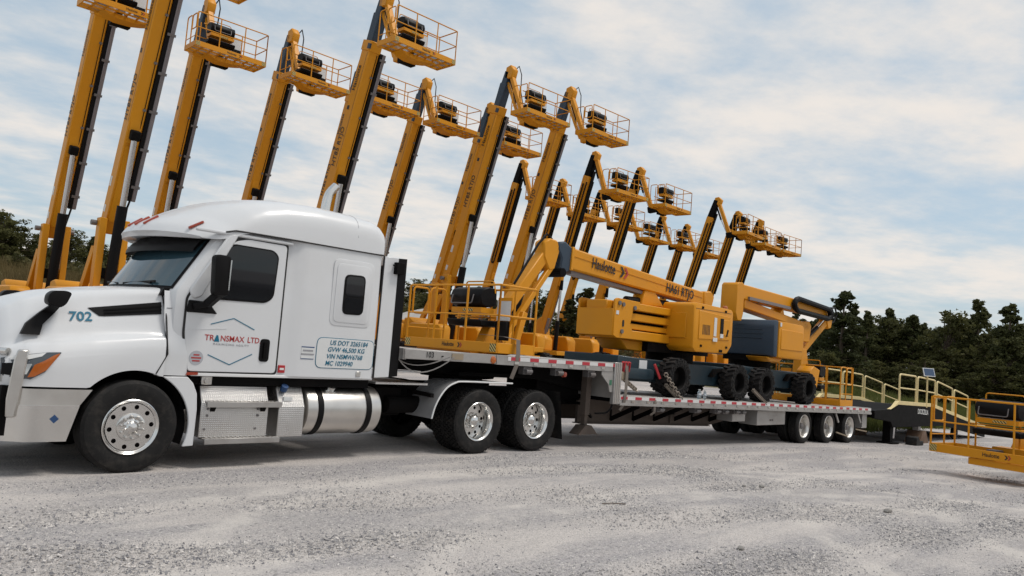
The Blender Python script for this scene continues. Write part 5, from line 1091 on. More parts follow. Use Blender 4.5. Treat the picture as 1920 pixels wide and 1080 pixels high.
# ------- articulated lift, boom raised
def make_knuckle():
    rt = thing('boom_lift', 'lift', 'boom lift'); undercarriage(rt, sc=1.2, col='dark_grey_paint', track=1.05, base=1.25, z=.52)
    ob('turntable', MB().box(-1.25, 1.25, -1.75, 1.6, 1.02, 1.22), 'yellow_paint', rt, bevel=.02)
    for s in (-1, 1): ob('engine_cover', MB().prism([(-.8, 1.2), (1.3, 1.2), (1.3, 1.85), (1.1, 1.98), (-.6, 1.98), (-.8, 1.75)], 'x', s*.55, s*1.15), 'yellow_paint', rt, bevel=.05)
    ob('counterweight', MB().prism([(1.3, 1.2), (1.75, 1.25), (1.8, 1.9), (1.3, 2.0)], 'x', -.9, .9), 'yellow_paint', rt, bevel=.04)
    ft = V((0, .62, 1.65)); b = V((0, -.2873, .9578)); un_ = V((0, -.9578, -.2873)); Lb = 9.66; tip = ft+b*Lb
    ob('boom_foot', MB().prism([(.95, 1.2), (.95, 2.0), (.72, 2.75), (.42, 2.9), (.18, 2.2), (.05, 1.2)], 'x', -.22, .22), 'yellow_paint', rt, bevel=.03)
    bo = ob('base_boom', MB().bar(ft+b*.3, ft+b*8.6, .34, .42, up=un_), 'yellow_paint', rt, bevel=.025)
    sub('boom_edge', MB().bar(ft+b*.8+un_*.216+V((-.11, 0, 0)), ft+b*8.5+un_*.216+V((-.11, 0, 0)), .05, .02, up=un_), 'yellow_paint', bo)
    hd = ob('boom_head', MB().bar(ft+b*8.55, tip, .30, .42, up=un_, h2=.26), 'black_frame', rt, bevel=.03)
    ch = ob('energy_chain', MB().bar(ft+b*4.3+un_*.24+V((.07, 0, 0)), ft+b*8.9+un_*.24+V((.07, 0, 0)), .17, .10, up=un_), 'black_plastic', rt, bevel=.02)
    sub('chain_return', MB().bar(ft+b*4.3+V((.24, 0, 0))+un_*.1, ft+b*8.4+V((.24, 0, 0))+un_*.1, .10, .22, up=un_), 'black_plastic', ch)
    sub('chain_guide', MB().tube([ft+b*8.2+V((-.22, 0, 0)), ft+b*4.3+V((-.22, 0, 0)), ft+b*4.15+V((-.22, 0, 0))+un_*.1, ft+b*4.3+V((-.22, 0, 0))+un_*.2, ft+b*8.3+V((-.22, 0, 0))+un_*.2], .035, 7, fillet=.1), 'black_plastic', ch)
    c0 = V((0, -.45, 1.25)); c1 = ft+b*3.3+un_*.26; cm = c0+(c1-c0)*.42
    lc = ob('lift_cylinder', MB().cyl(c0, cm, .11, 18), 'black_plastic', rt); sub('cylinder_rod', MB().cyl(cm, c1-(c1-c0)*.14, .055, 14), 'silver_rod', lc); sub('rod_end', MB().cyl(c1-(c1-c0)*.14, c1, .10, 10), 'black_frame', lc)
    ob('boom_bracket', MB().bar(ft+b*3.0+un_*.2, ft+b*3.7+un_*.2, .24, .26, up=un_, h2=.05), 'yellow_paint', rt, bevel=.02); ob('level_cylinder', MB().cyl(ft+b*.5+un_*.3+V((-.12, 0, 0)), ft+b*1.3+un_*.27+V((-.12, 0, 0)), .07, 12), 'grey_tray', rt)
    ob('hose_run', MB().tube([ft+b*.6+un_*.3, ft+b*1.5+un_*.28+V((.1, 0, 0)), ft+b*2.8+un_*.27+V((.1, 0, 0))], .035, 6), 'grey_tray', rt)
    j0 = tip+V((0, -.05, .06)); j1 = tip+V((0, -.92, -2.12)); jd = (j1-j0).normalized()
    ob('jib_head', MB().prism([(tip.y+.12, tip.z-.22), (tip.y+.08, tip.z+.14), (tip.y-.15, tip.z+.18), (tip.y-.36, tip.z-.02), (tip.y-.25, tip.z-.35)], 'x', -.13, .13), 'yellow_paint', rt, bevel=.02)
    ob('jib_arm', MB().bar(j0, j1, .18, .20, up=(0, -1, .4)), 'yellow_paint', rt, bevel=.015)
    jc = ob('jib_cylinder', MB().cyl(j0+jd*.2+V((0, .16, -.15)), j0+jd*1.3+V((0, .2, -.05)), .05, 12), 'black_plastic', rt); sub('cylinder_rod', MB().cyl(j0+jd*1.3+V((0, .2, -.05)), j1+V((0, .18, .1)), .028, 8), 'silver_rod', jc)
    ob('basket_mount', MB().prism([(j1.y+.22, j1.z+.12), (j1.y+.16, j1.z-.18), (tip.y-1.62, j1.z-.10), (tip.y-1.62, j1.z+.02), (j1.y-.12, j1.z+.16)], 'x', -.12, .12), 'black_frame', rt, bevel=.015)
    place_basket(rt, (-1.22, tip.y-2.5, tip.z-2.28))
    return rt, tip
knuckle, kn_tip = make_knuckle()
def put_lift(proto, tipl, first, xc, yt, label, group, rz=0.):
    o = proto if first else copy_tree(proto); o.location = (xc, yt-tipl.y, gzf(xc, yt-tipl.y)); o.rotation_euler = (0, 0, rz); tag(o, label, 'boom lift', group)
GA = 'straight boom lifts parked with raised booms'; GB = 'articulated boom lifts parked with raised booms'
SL = [(4.1, 17.5, 'leftmost boom lift, its basket cut by the top of the picture'), (4.5, 13.2, 'second boom lift from the left, boom leaving the top of the picture'),
 (7.65, 18.3, 'third boom lift from the left, raised behind the cab roof front'), (10.8, 18.2, 'fourth boom lift from the left, rising behind the middle of the cab roof'), (11.05, 12.45, 'tallest-looking boom lift, its boom rising just left of the exhaust stack'),
 (14.0, 18.0, 'boom lift whose basket hangs just right of the tallest boom, mostly hidden'), (17.2, 18.0, 'boom lift rising just behind the back edge of the sleeper'), (21.2, 18.0, 'boom lift half hidden behind its twin above the deck basket'), (18.35, 13.75, 'large front-row boom lift directly above the deck basket'), (21.55, 13.3, 'rightmost of the large straight boom lifts, boom ending behind the deck jib')]
for i, (x, yt, lb) in enumerate(SL): put_lift(straight, st_tip, i == 0, x, yt, lb, GA, (0, .015, -.02, .02, .01, .01, .025, 0, -.02, .0)[i])
KL = [(25.3, 19.6, 'slim articulated lift far left of its row, rising left of the rightmost straight boom'), (29.6, 20.6, 'articulated lift with only its basket and boom top seen behind the front pair'), (25.8, 15.1, 'tallest slim articulated lift, boom crossing behind the deck boom logo'), (29.3, 15.0, 'articulated lift right behind the tallest slim one, basket highest on the right'),
 (32.9, 20.4, 'articulated lift whose jib tops out below the highest right basket'), (37.8, 21.9, 'articulated lift with basket at the middle of the far group'), (41.0, 21.5, 'articulated lift with basket second from right in the far group'), (44.7, 21.9, 'articulated lift with the lowest basket of the far group'),
 (37.3, 15.2, 'articulated lift with the peaked jib right of the far group'), (41.6, 16.2, 'articulated lift with the middle basket of the three rightmost'), (44.9, 16.3, 'rightmost articulated lift, basket against open sky')]
for i, (x, yt, lb) in enumerate(KL): put_lift(knuckle, kn_tip, i == 0, x, yt, lb, GB, (0, 0, -.02, .02, 0, .03, .02, .03, .10, .06, -.03)[i])
# ------- machine A on the trailer: boom towards the cab
A = thing('boom_lift', 'yellow articulated boom lift on the trailer, boom towards the cab, basket on the upper deck', 'boom lift', (12.3, 1.25, zr(12.3)), wc=True)
def big_undercarriage(root, x0, x1, w0, w1):
    zc_ = lambda x: zr(x)-.01+.43
    ob('chassis', MB().prism([(x0, 1.26), (x0+.25, 1.22), (x1-.2, 1.17), (x1, 1.22), (x1, 1.62), (x0+.7, 1.70), (x0, 1.73)], 'y', .52, 1.98), 'dark_grey_paint', root, bevel=.02)
    ob('chassis_nose', MB().prism([(x0-.02, 1.27), (x0+1.1, 1.25), (x0+1.1, 1.48), (x0-.02, 1.50)], 'y', .38, 2.12), 'dark_grey_paint', root, bevel=.06, seg=2)
    for x in (w0, w1):
        ob('axle', MB().box(x-.14, x+.14, .40, 2.1, zc_(x)-.14, zc_(x)+.10), 'dark_grey_paint', root, bevel=.02)
        for y, fl in ((.10, False), (2.40, True)): lift_wheel(root, x, y, zc_(x), fl)
    ob('wheel_guard', MB().prism([(w1-.75, 1.40), (w1-.55, 1.58), (w1-.3, 1.60), (w1-.1, 1.45), (w1-.2, 1.40), (w1-.35, 1.52), (w1-.52, 1.50), (w1-.66, 1.38)], 'y', .40, .52), 'black_frame', root)
    ob('slew_ring', MB().cyl(((w0+w1)/2, 1.25, 1.66), ((w0+w1)/2, 1.25, 1.90), .55, 28), 'black_frame', root)
big_undercarriage(A, 9.45, 14.2, 11.08, 13.64)
ob('notice_plate', MB().box(10.15, 10.42, .50, .516, 1.42, 1.66), 'sticker_white', A); ob('green_dot', MB().cyl((10.86, .505, 1.55), (10.86, .517, 1.55), .04, 12), 'green_ink', A)
arr = MB().prism([(11.72, 1.60), (12.05, 1.42), (11.80, 1.18), (11.55, 1.24), (11.55, 1.58)], 'y', .508, .519); ob('green_arrow', arr, 'white_ink', A); ob('green_arrow', MB().prism([(11.72, 1.575), (12.02, 1.42), (11.79, 1.205), (11.57, 1.255), (11.57, 1.56)], 'y', .502, .512), 'green_ink', A)
# side cover with control recess
cvp = [(11.62, 2.02), (11.58, 2.95), (11.66, 3.02), (13.2, 2.99), (13.30, 2.93), (13.30, 2.15), (13.1, 1.95), (11.75, 1.93)]
cv = ob('side_cover', MB().prism(cvp, 'y', .17, 1.0), 'yellow_paint', A, bevel=.05, seg=2)
sub('cover_panel', MB().prism([(11.80, 2.22), (13.14, 2.26), (13.14, 2.80), (11.80, 2.86)], 'y', .152, .18), 'yellow_paint', cv, .012)
sub('front_relief', MB().box(11.57, 11.60, .35, .85, 2.22, 2.78), 'yellow_paint', cv, .01)
sub('control_recess', MB().box(12.78, 13.10, .142, .16, 2.36, 2.72), 'yellow_paint', cv, .008); sub('control_panel', MB().box(12.70, 12.82, .136, .15, 2.40, 2.74), 'black_plastic', cv); sub('panel_note', MB().box(12.70, 12.83, .138, .15, 2.30, 2.39), 'sticker_white', cv); sub('notice_strip', MB().box(12.42, 12.53, .142, .155, 2.32, 2.74), 'sticker_white', cv); sub('notice_strip', MB().box(12.40, 12.58, .142, .155, 2.20, 2.29), 'sticker_white', cv); sub('grab_slot', MB().box(12.72, 12.86, .16, .2, 1.97, 2.03), 'black_frame', cv); sub('hand_lever', MB().bar((12.98, .145, 2.35), (13.03, .14, 2.5), .02, .05), 'black_plastic', cv)
for x_, z_ in ((11.9, 2.93), (12.9, 2.92), (11.9, 2.08), (13.0, 2.10)): sub('latch', MB().box(x_, x_+.07, .155, .172, z_-.03, z_+.02), 'black_frame', cv)
sub('cover_seam', MB().box(11.66, 13.2, .164, .171, 2.885, 2.893), 'brown_rust', cv)
for k in range(6): sub('vent_slot', MB().box(11.95+k*.055, 11.975+k*.055, .148, .156, 2.33, 2.55), 'black_ink', cv)
ob('side_cover', MB().prism(cvp, 'y', 1.55, 2.35), 'slate_cover', A, bevel=.05, seg=2)
ob('turntable', MB().box(10.9, 13.4, .85, 1.65, 1.86, 2.12), 'black_frame', A)
ob('counterweight', MB().prism([(10.35, 1.86), (11.0, 1.84), (11.0, 2.08), (10.1, 2.08)], 'y', 1.0, 1.7), 'yellow_paint', A, bevel=.02)
# knuckle plates and folded arms
pl_ = [(9.48, 2.13), (9.48, 2.86), (9.56, 2.90), (10.35, 2.88), (10.35, 2.72), (10.12, 2.70), (10.05, 2.40), (10.12, 2.28), (10.12, 2.08), (9.6, 2.08)]
for y0 in (.72, 1.66):
    kp = ob('knuckle_plate', MB().prism(pl_, 'y', y0, y0+.05), 'yellow_paint', A, bevel=.008)
    if y0 < 1:
        for x, z in ((9.75, 2.78), (10.15, 2.74), (9.75, 2.22), (9.62, 2.80)): sub('pivot_pin', MB().cyl((x, .69, z), (x, .73, z), .045, 14), 'grey_steel', kp)
        sub('slot', MB().prism(rounded([(9.76, 2.32), (9.82, 2.32), (9.82, 2.46), (9.76, 2.46)], .028), 'y', .712, .725), 'black_ink', kp); sub('sticker', MB().box(9.53, 9.62, .712, .722, 2.56, 2.64), 'sticker_white', kp)
ob('arm_front_plate', MB().box(9.46, 9.50, .74, 1.70, 2.12, 2.68), 'yellow_paint', A, bevel=.006); ob('arm_top_block', MB().box(9.5, 9.7, .95, 1.5, 2.6, 2.86), 'yellow_paint', A, bevel=.02)
for z0, z1, y0 in ((2.70, 2.86, .76), (2.48, 2.64, .80), (2.30, 2.42, .84), (2.08, 2.27, .78)): ob('folded_arm', MB().prism([(9.7, z0), (12.4, z0-.02), (12.4, z1-.02), (9.7, z1)], 'y', y0, 1.68), 'yellow_paint', A, bevel=.015)
ob('arm_core', MB().box(9.9, 11.6, .95, 1.6, 2.1, 2.8), 'black_frame', A)
# upper boom
ba0, ba1 = V((8.50, 1.30, 3.58)), V((13.75, 1.30, 3.24)); bd = (ba1-ba0).normalized()
bo = ob('base_boom', MB().bar(ba0, ba1, .36, .44, h2=.34), 'yellow_paint', A, bevel=.03)
sub('boom_edge', MB().bar(ba0+V((.02, -.186, .06)), ba1+V((-.3, -.186, .05)), .012, .018), 'yellow_paint', bo); sub('cable_tray', MB().bar(ba0+V((.1, .02, -.26)), ba0+bd*3.0+V((0, .02, -.25)), .22, .07), 'grey_tray', bo)
sub('boom_end_cap', MB().bar(ba0-bd*.02, ba0+bd*.06, .39, .47), 'yellow_paint', bo, .01)
letter('Haulotte', .31, tuple(ba0+bd*1.02+V((0, -.197, .03))), bd, NZ, A, 'black_ink', bold=.004, sx=.72); chevrons(.23, tuple(ba0+bd*1.58+V((0, -.197, .03))), bd, NZ, A)
letter('HA61 RTJO', .29, tuple(ba0+bd*3.95+V((0, -.197, .0))), bd, NZ, A, 'black_ink', bold=.004, sx=.82)
ob('boom_pivot', MB().prism([(13.5, 2.95), (13.85, 3.05), (13.95, 3.35), (13.8, 3.48), (13.5, 3.45)], 'y', 1.08, 1.52), 'yellow_paint', A, bevel=.03); ob('boom_support', MB().prism([(11.0, 2.88), (11.9, 2.9), (11.5, 3.22), (11.1, 3.22)], 'y', 1.15, 1.45), 'yellow_paint', A, bevel=.02); ob('lift_cylinder', MB().cyl((10.6, 1.3, 2.95), (12.2, 1.3, 3.0), .09, 14), 'black_plastic', A)
ob('beacon_lamp', MB().cyl((13.55, .55, 3.0), (13.55, .55, 3.10), .07, 16, .055), 'amber', A, bevel=.015)
# boom head, jib, basket
ob('boom_head', MB().prism([(8.56, 3.36), (8.56, 3.78), (8.3, 3.90), (8.12, 3.86), (8.10, 3.72), (8.22, 3.55), (8.18, 3.32), (8.28, 3.22)], 'y', 1.14, 1.46), 'slate_cover', A, bevel=.03)
ob('head_roller', MB().cyl((8.22, 1.08, 3.26), (8.22, 1.52, 3.26), .09, 16), 'black_frame', A)
j0, j1 = V((7.98, 1.30, 3.76)), V((6.55, 1.30, 1.98)); jd = (j1-j0).normalized()
ob('jib_head', MB().prism([(7.72, 3.52), (7.70, 3.80), (7.86, 3.90), (8.10, 3.88), (8.18, 3.70), (8.06, 3.30), (7.9, 3.25)], 'y', 1.16, 1.44), 'yellow_paint', A, bevel=.03)
ob('jib_arm', MB().bar(j0, j1, .22, .24, up=(0, 1, 0), h2=.20), 'yellow_paint', A, bevel=.02); ob('jib_link', MB().bar(V((8.02, 1.22, 3.38)), V((6.78, 1.22, 1.80)), .11, .10, up=(0, 1, 0)), 'yellow_paint', A, bevel=.012)
jc = ob('jib_cylinder', MB().cyl(V((7.5, 1.32, 3.0)), V((6.95, 1.32, 2.2)), .055, 12), 'black_plastic', A); sub('cylinder_rod', MB().cyl(V((7.5, 1.32, 3.0)), V((8.15, 1.32, 3.5)), .03, 10), 'silver_rod', jc)
ob('basket_mount', MB().bar((6.55, 1.25, 2.0), (6.38, 1.25, 1.66), .30, .22, up=(0, 1, 0)), 'yellow_paint', A, bevel=.015); ob('side_brace', MB().bar((6.65, .55, 2.35), (6.45, .55, 1.66), .12, .1, up=(0, 1, 0)), 'yellow_paint', A, bevel=.01)
ob('jib_hose', MB().tube([(8.0, 1.25, 3.9), (7.85, 1.25, 3.98), (7.6, 1.22, 3.75), (7.0, 1.2, 2.9)], .025, 6), 'black_plastic', A)
place_basket(A, (5.55, 2.48, 1.60), (0, -1, 0))
ob('basket_pad', MB().box(5.62, 6.35, .75, 2.2, 1.568, 1.61), 'yellow_paint', A)
# ------- machine B: boom towards the tail
B = thing('boom_lift', 'yellow and slate articulated boom lift on the trailer, boom towards the tail ramp', 'boom lift', (16.3, 1.25, zr(16.3)), wc=True)
big_undercarriage(B, 14.05, 18.4, 14.99, 17.42)
cvb = [(15.45, 1.98), (15.40, 2.80), (15.50, 2.93), (17.0, 2.90), (17.08, 2.82), (17.08, 2.05), (16.95, 1.97)]
cs = ob('counterweight_cover', MB().prism([(15.42, 2.02), (15.38, 2.78), (15.5, 2.93), (15.62, 2.93), (15.62, 1.98)], 'y', .18, 2.3), 'slate_cover', B, bevel=.05, seg=2)
for z in (2.45, 2.56, 2.67): sub('cover_rib', MB().box(15.365, 15.40, .5, 2.1, z, z+.025), 'slate_cover', cs)
cv2 = ob('side_cover', MB().prism([(15.63, 1.98), (15.63, 2.92), (16.98, 2.90), (17.08, 2.82), (17.08, 2.05), (16.95, 1.97)], 'y', .16, .95), 'yellow_paint', B, bevel=.05, seg=2); sub('cover_panel', MB().prism([(15.72, 2.20), (16.98, 2.20), (16.98, 2.70), (15.72, 2.72)], 'y', .142, .17), 'yellow_paint', cv2, .012); sub('sticker', MB().box(15.66, 15.74, .150, .162, 2.78, 2.88), 'sticker_white', cv2)
ob('side_cover', MB().prism(cvb, 'y', 1.6, 2.35), 'slate_cover', B, bevel=.05, seg=2); ob('turntable', MB().box(15.5, 17.0, .85, 1.65, 1.86, 2.1), 'black_frame', B)
ob('side_panel_foot', MB().prism([(15.3, 1.98), (16.2, 1.98), (16.0, 1.86), (15.5, 1.86)], 'y', .3, .9), 'yellow_paint', B, bevel=.02)
ob('knuckle', MB().prism([(14.88, 3.05), (14.90, 3.78), (14.96, 3.84), (15.2, 3.86), (15.28, 3.78), (15.28, 3.05), (15.2, 2.85), (15.0, 2.85)], 'y', 1.0, 1.46), 'yellow_paint', B, bevel=.02)
b0, b1 = V((15.2, 1.24, 3.64)), V((20.95, 1.24, 3.52)); bd = (b1-b0).normalized(); bo = ob('base_boom', MB().bar(b0, b1, .34, .40, h2=.32), 'yellow_paint', B, bevel=.03)
sub('cable_tray', MB().bar(b0+bd*.4+V((0, -.20, -.14)), b0+bd*2.8+V((0, -.20, -.14)), .06, .08), 'grey_tray', bo)
for k in range(5): sub('tray_clamp', MB().box(b0.x+.5+k*.5, b0.x+.56+k*.5, 1.08, 1.14, 3.42, 3.60), 'grey_steel', bo)
ch_ = MB()
loop = [b0+bd*3.1+V((0, -.26, .18)), b0+bd*5.3+V((0, -.26, .10)), b0+bd*5.45+V((0, -.26, -.05)), b0+bd*5.3+V((0, -.26, -.19)), b0+bd*3.1+V((0, -.26, -.17)), b0+bd*2.9+V((0, -.26, 0))]
ob('energy_chain', MB().tube(loop, .08, 8, closed=True, fillet=.14), 'black_plastic', B)
ob('lower_arm', MB().bar(V((15.5, 1.3, 3.34)), V((19.4, 1.3, 3.0)), .40, .24, h2=.20), 'yellow_paint', B, bevel=.02); ob('arm_stop', MB().prism([(17.5, 3.2), (17.85, 3.18), (17.75, 3.42)], 'y', 1.12, 1.48), 'yellow_paint', B); ob('arm_end', MB().prism([(19.1, 2.55), (19.5, 2.55), (19.6, 3.05), (19.45, 3.18), (19.1, 3.15)], 'y', 1.1, 1.5), 'yellow_paint', B, bevel=.02)
ob('boom_head', MB().prism([(20.8, 3.35), (20.8, 3.75), (21.15, 3.72), (21.3, 3.55), (21.2, 3.35)], 'y', 1.12, 1.48), 'black_frame', B, bevel=.03); ob('head_hose', MB().tube([(21.0, 1.2, 3.72), (21.35, 1.15, 3.75), (21.5, 1.15, 3.55), (21.35, 1.18, 3.3), (21.0, 1.2, 3.2)], .028, 6), 'black_plastic', B)
ob('jib_head', MB().prism([(20.85, 3.25), (20.9, 3.62), (21.1, 3.66), (21.25, 3.45), (21.15, 3.1), (20.95, 3.05)], 'y', 1.16, 1.44), 'yellow_paint', B, bevel=.02)
ob('jib_arm', MB().bar((21.05, 1.3, 3.35), (19.3, 1.3, 2.25), .20, .22, up=(0, 1, 0)), 'yellow_paint', B, bevel=.015); jc = ob('jib_cylinder', MB().cyl((19.6, 1.2, 2.75), (20.2, 1.2, 3.05), .06, 12), 'black_plastic', B); sub('cylinder_rod', MB().cyl((20.2, 1.2, 3.05), (20.8, 1.2, 3.4), .035, 10), 'silver_rod', jc)
ob('basket_mount', MB().prism([(19.0, 1.0), (19.9, .95), (19.9, 1.2), (19.45, 2.35), (19.2, 2.35), (19.1, 1.7)], 'y', 1.15, 1.40), 'yellow_paint', B, bevel=.015); ob('mount_cheek', MB().prism([(18.0, 1.25), (18.45, 1.25), (18.6, 1.75), (18.2, 1.85), (17.95, 1.7)], 'y', .35, .75), 'yellow_paint', B, bevel=.015)
place_basket(B, (20.36, .09, zr(20.5)+.02), (0, 1, 0))
# ------- machine C: lowered basket at the right edge of the yard
xa = V((-.243, -.970, 0)); ya = V((.970, -.243, 0)); O = V((14.38, -3.81, .27))
Cc = thing('boom_lift', 'yellow boom lift with lowered basket hovering over gravel at the right edge', 'boom lift', tuple(V((O.x, O.y, 0))+xa*1.22+ya*8.6+V((0, 0, gzf(22, -8)))))
Cc.rotation_euler = (0, 0, math.atan2(xa.y, xa.x)); zb = .27-Cc.location.z     # local frame: x along basket, forward = -y
undercarriage(Cc, sc=1.2, col='dark_grey_paint', track=1.05, base=1.25, z=.52)
ob('turntable', MB().box(-.6, .6, -1.0, 1.3, 1.05, 1.25), 'yellow_paint', Cc, bevel=.02); ob('engine_cover', MB().box(-1.15, -.5, -.8, 1.3, 1.2, 1.95), 'yellow_paint', Cc, bevel=.06); ob('engine_cover', MB().box(.5, 1.15, -.8, 1.3, 1.2, 1.95), 'slate_cover', Cc, bevel=.06)
ob('base_boom', MB().bar((0, .6, 2.2), (0, -5.6, 2.9), .36, .42), 'yellow_paint', Cc, bevel=.03); ob('boom_foot', MB().box(-.3, .3, .2, .9, 1.2, 2.4), 'yellow_paint', Cc, bevel=.03)
ob('jib_arm', MB().bar((0, -5.6, 2.95), (0, -7.4, zb+.15), .2, .22, up=(0, -1, 0)), 'yellow_paint', Cc, bevel=.015); jc = ob('jib_cylinder', MB().cyl((-.2, -6.1, 1.8), (-.2, -6.5, 2.6), .045, 10), 'black_plastic', Cc); sub('cylinder_rod', MB().cyl((-.2, -6.5, 2.6), (-.2, -6.8, 1.5), .025, 8), 'silver_rod', jc)
ob('boom_head', MB().box(-.2, .2, -5.9, -5.4, 2.6, 3.15), 'slate_cover', Cc, bevel=.03); ob('basket_mount', MB().prism([(-7.7, zb-.12), (-6.9, zb-.05), (-6.95, zb+.5), (-7.3, zb+.6), (-7.7, zb+.1)], 'x', -.15, .15), 'yellow_paint', Cc, bevel=.02)
ob('pivot_block', MB().box(-.35, .5, -7.9, -7.55, zb-.12, zb+.22), 'yellow_paint', Cc, bevel=.01)
place_basket(Cc, (-1.22, -8.6, zb)); ob('skid_plate', MB().box(-.45, .6, -8.55, -8.0, zb-.14, zb-.01), 'yellow_paint', Cc, bevel=.006)
# ---------------------------------------------------------------- loading ramp behind the trailer
RX, RE = 22.2, 34.
RP = thing('loading_ramp', 'black yard ramp with cream handrails and a small solar panel behind the trailer', 'ramp', (26, 1.2, -.47), wc=True)
def rz_(x): return .72 if x < 23.0 else (.72+.28*(x-23.0)/.6 if x < 23.6 else (1.0-.03*(x-23.6) if x < 27 else .90-.125*(x-27)))
P = [(21.6, .66), (23.0, .70), (23.6, .98), (27.0, .90), (33.8, .03)]
for y0, y1 in ((-.10, .0), (2.4, 2.5)):
    ob('side_beam', MB().prism([(21.6, .42), (21.6, .66), (23.0, .70), (23.6, .86), (27.0, .78), (33.8, -.10), (33.8, -.45), (28.5, .10), (23.2, .12), (23.0, .30)], 'y', y0, y1), 'black_frame', RP, bevel=.01)
    ob('cream_kerb', MB().prism([(22.95, .70), (23.08, .70), (23.62, .97), (27.0, .895), (33.8, .02), (33.8, -.10), (27.0, .775), (23.6, .85)], 'y', y0-.01, y1+.01), 'cream_paint', RP, bevel=.006)
ob('deck_plate', MB().prism([(21.5, .62), (23.0, .66), (23.6, .83), (27, .75), (33.8, -.12), (33.8, -.16), (27, .70), (23.6, .78), (23., .60), (21.5, .57)], 'y', .0, 2.4), 'black_frame', RP)
def rail(x0, x1, y, bz, h, mid=True):
    z0, z1 = bz(x0), bz(x1); mb = MB().tube([(x0, y, z0-.12), (x0, y, z0+h), (x1, y, z1+h), (x1, y, z1-.12)], .03, 8, fillet=.12)
    if mid: mb.tube([(x0, y, z0+h*.48), (x1, y, z1+h*.48)], .024, 7)
    ob('handrail', mb, 'cream_paint', RP)
top = lambda x: np.interp(x, [p[0] for p in P], [p[1] for p in P])
for y in (-.06, 2.46):
    for x0, x1 in ((23.75, 25.35), (25.5, 27.35), (27.55, 29.4), (29.6, 31.4)): rail(x0, x1, y, top, .86)
ob('panel_pole', MB().tube([(26.35, -.10, .75), (26.35, -.10, 1.92)], .03, 8), 'cream_paint', RP)
pc = V((26.35, -.14, 1.98)); pw = V((.80, -.60, 0)); pu = V((.20, .27, .94)); sp = ob('solar_panel', MB().bar(pc-pw*.21, pc+pw*.21, .03, .30, up=pu), 'sticker_white', RP); pn = pw.cross(pu).normalized(); sub('solar_cell', MB().bar(pc-pw*.185+pn*.012, pc+pw*.185+pn*.012, .02, .25, up=pu), 'solar_cell', sp)
letter('DOCKZILLA', .24, (26.0, -.108, .60), (1, 0, -.04), NZ, RP, 'white_ink', bold=.003, sx=.82)
for y in (.15, 2.25):
    lg2 = ob('support_leg', MB().box(23.35, 23.6, y-.12, y+.12, gzf(23.4, 0)+.02, .65), 'black_frame', RP, bevel=.01); sub('foot_plate', MB().box(23.2, 23.8, y-.25, y+.25, gzf(23.4, 0)-.0, gzf(23.4, 0)+.05), 'black_frame', lg2)
    jl = ob('jack_leg', MB().box(26.1, 26.35, y-.1, y+.1, -.2, .55), 'dull_aluminium', RP, bevel=.01); sub('jack_foot', MB().prism([(25.75, -.49), (26.75, -.49), (26.4, -.05), (26.1, -.05)], 'y', y-.25, y+.25), 'brown_rust', jl)
ob('hydraulic_ram', MB().cyl((23.8, .1, -.25), (23.75, .05, .5), .05, 10), 'silver_rod', RP); [ob('ramp_wheel', MB().cyl((30.3, y, -.22), (30.3, y+.14, -.22), .26, 24), 'rubber', RP, bevel=.03) for y in (.02, 2.24)]
tag(ob('wheel_chock', MB().prism([(24.35, gzf(24.5, 0)), (25.05, gzf(24.5, 0)), (25.05, gzf(24.5, 0)+.14), (24.7, gzf(24.5, 0)+.14), (24.55, gzf(24.5, 0)+.30), (24.38, gzf(24.5, 0)+.26)], 'y', -.45, -.10), 'rubber', bevel=.015), 'black rubber wheel chock on the gravel under the ramp platform', 'wheel chock')
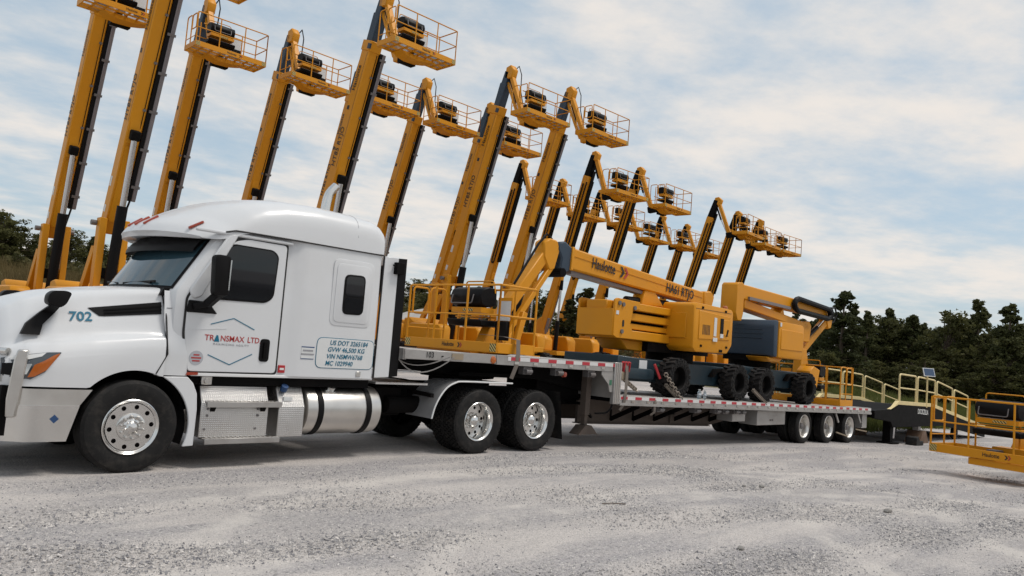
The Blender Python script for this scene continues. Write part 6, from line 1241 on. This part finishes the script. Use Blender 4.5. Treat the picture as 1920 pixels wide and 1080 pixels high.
# warehouse on the near side of the yard (seen mirrored in the cab glass)
WH = thing('warehouse', 'dark corrugated warehouse mirrored in the truck door window', 'building', (6, -44, 0))
ob('wall', MB().box(-34, 34, -12, 0, 0, 4.6), 'brown_frame', WH); ob('roof', MB().prism([(-12.6, 4.6), (.7, 4.6), (.7, 4.9), (-6, 6.2), (-12.6, 4.9)], 'x', -34.6, 34.6), 'grey_tray', WH)
for k in range(68): ob('wall_rib', MB().box(-34+k, -33.85+k, .0, .06, 0, 4.55), 'brown_frame', WH)
for x in (-20, -4, 14): ob('roller_door', MB().box(x, x+5, .02, .10, 0, 4.0), 'grey_steel', WH)
# gravel heap by the cab's back edge
def heap():
    cx_, cy_ = at(792, 44); n, m = 40, 14; vs = []; fs = []; rg = np.random.RandomState(2); Hh = 3.0; Rr = 7.0
    z0 = gzf(cx_, cy_)
    for i in range(m+1):
        r = i/m
        for k in range(n):
            a = 2*math.pi*k/n; rr_ = Rr*r*(1+.12*math.sin(2*a+1)+.07*math.sin(5*a)); x, y = cx_+rr_*math.cos(a), cy_+rr_*math.sin(a); vs.append((x, y, z0-.3+(Hh+.3)*(1-r**1.15)+rg.normal()*.05*(1 if i else 0)))
    for i in range(m):
        for k in range(n): fs.append((i*n+k, i*n+(k+1) % n, (i+1)*n+(k+1) % n, (i+1)*n+k))
    me = raw_mesh('gravel_heap', vs, fs, 'pale_stone', True); tag(link('gravel_heap', me), 'pale grey gravel heap seen just behind the cab extender', 'gravel heap')
heap()
# loose stones and a stick on the yard
def rock(x, y, s, label):
    rg = np.random.RandomState(int(x*100)); bm = bmesh.new(); bmesh.ops.create_icosphere(bm, subdivisions=2, radius=s)
    for v in bm.verts: v.co = V((v.co.x*1.2, v.co.y*.9, v.co.z*.62))*(1+rg.uniform(-.16, .16))
    me = bpy.data.meshes.new('rock'); bm.to_mesh(me); bm.free(); me.materials.append(MT['stone']); o = link('rock', me); o.location = (x, y, gzf(x, y)+s*.35); tag(o, label, 'rock')
rock(7.5, -5.41, .055, 'dark stone alone on the gravel at the lower right'); rock(3.61, -5.45, .035, 'small dark pebble near the bottom edge right of centre'); rock(7.56, -3.64, .045, 'brown stone on the gravel below the trailer wheels'); rock(7.3, -3.5, .03, 'smaller brown stone just left of the one below the trailer wheels')
tag(ob('stick', MB().tube([(4.0, -3.50, gzf(4, -3.5)+.012), (4.12, -3.55, gzf(4, -3.5)+.016), (4.26, -3.64, gzf(4, -3.5)+.012)], .006, 6), 'bark'), 'short dark twig lying on the gravel left of centre', 'twig')
for o in scene.objects:
    if '_wc' in o: del o['_wc']
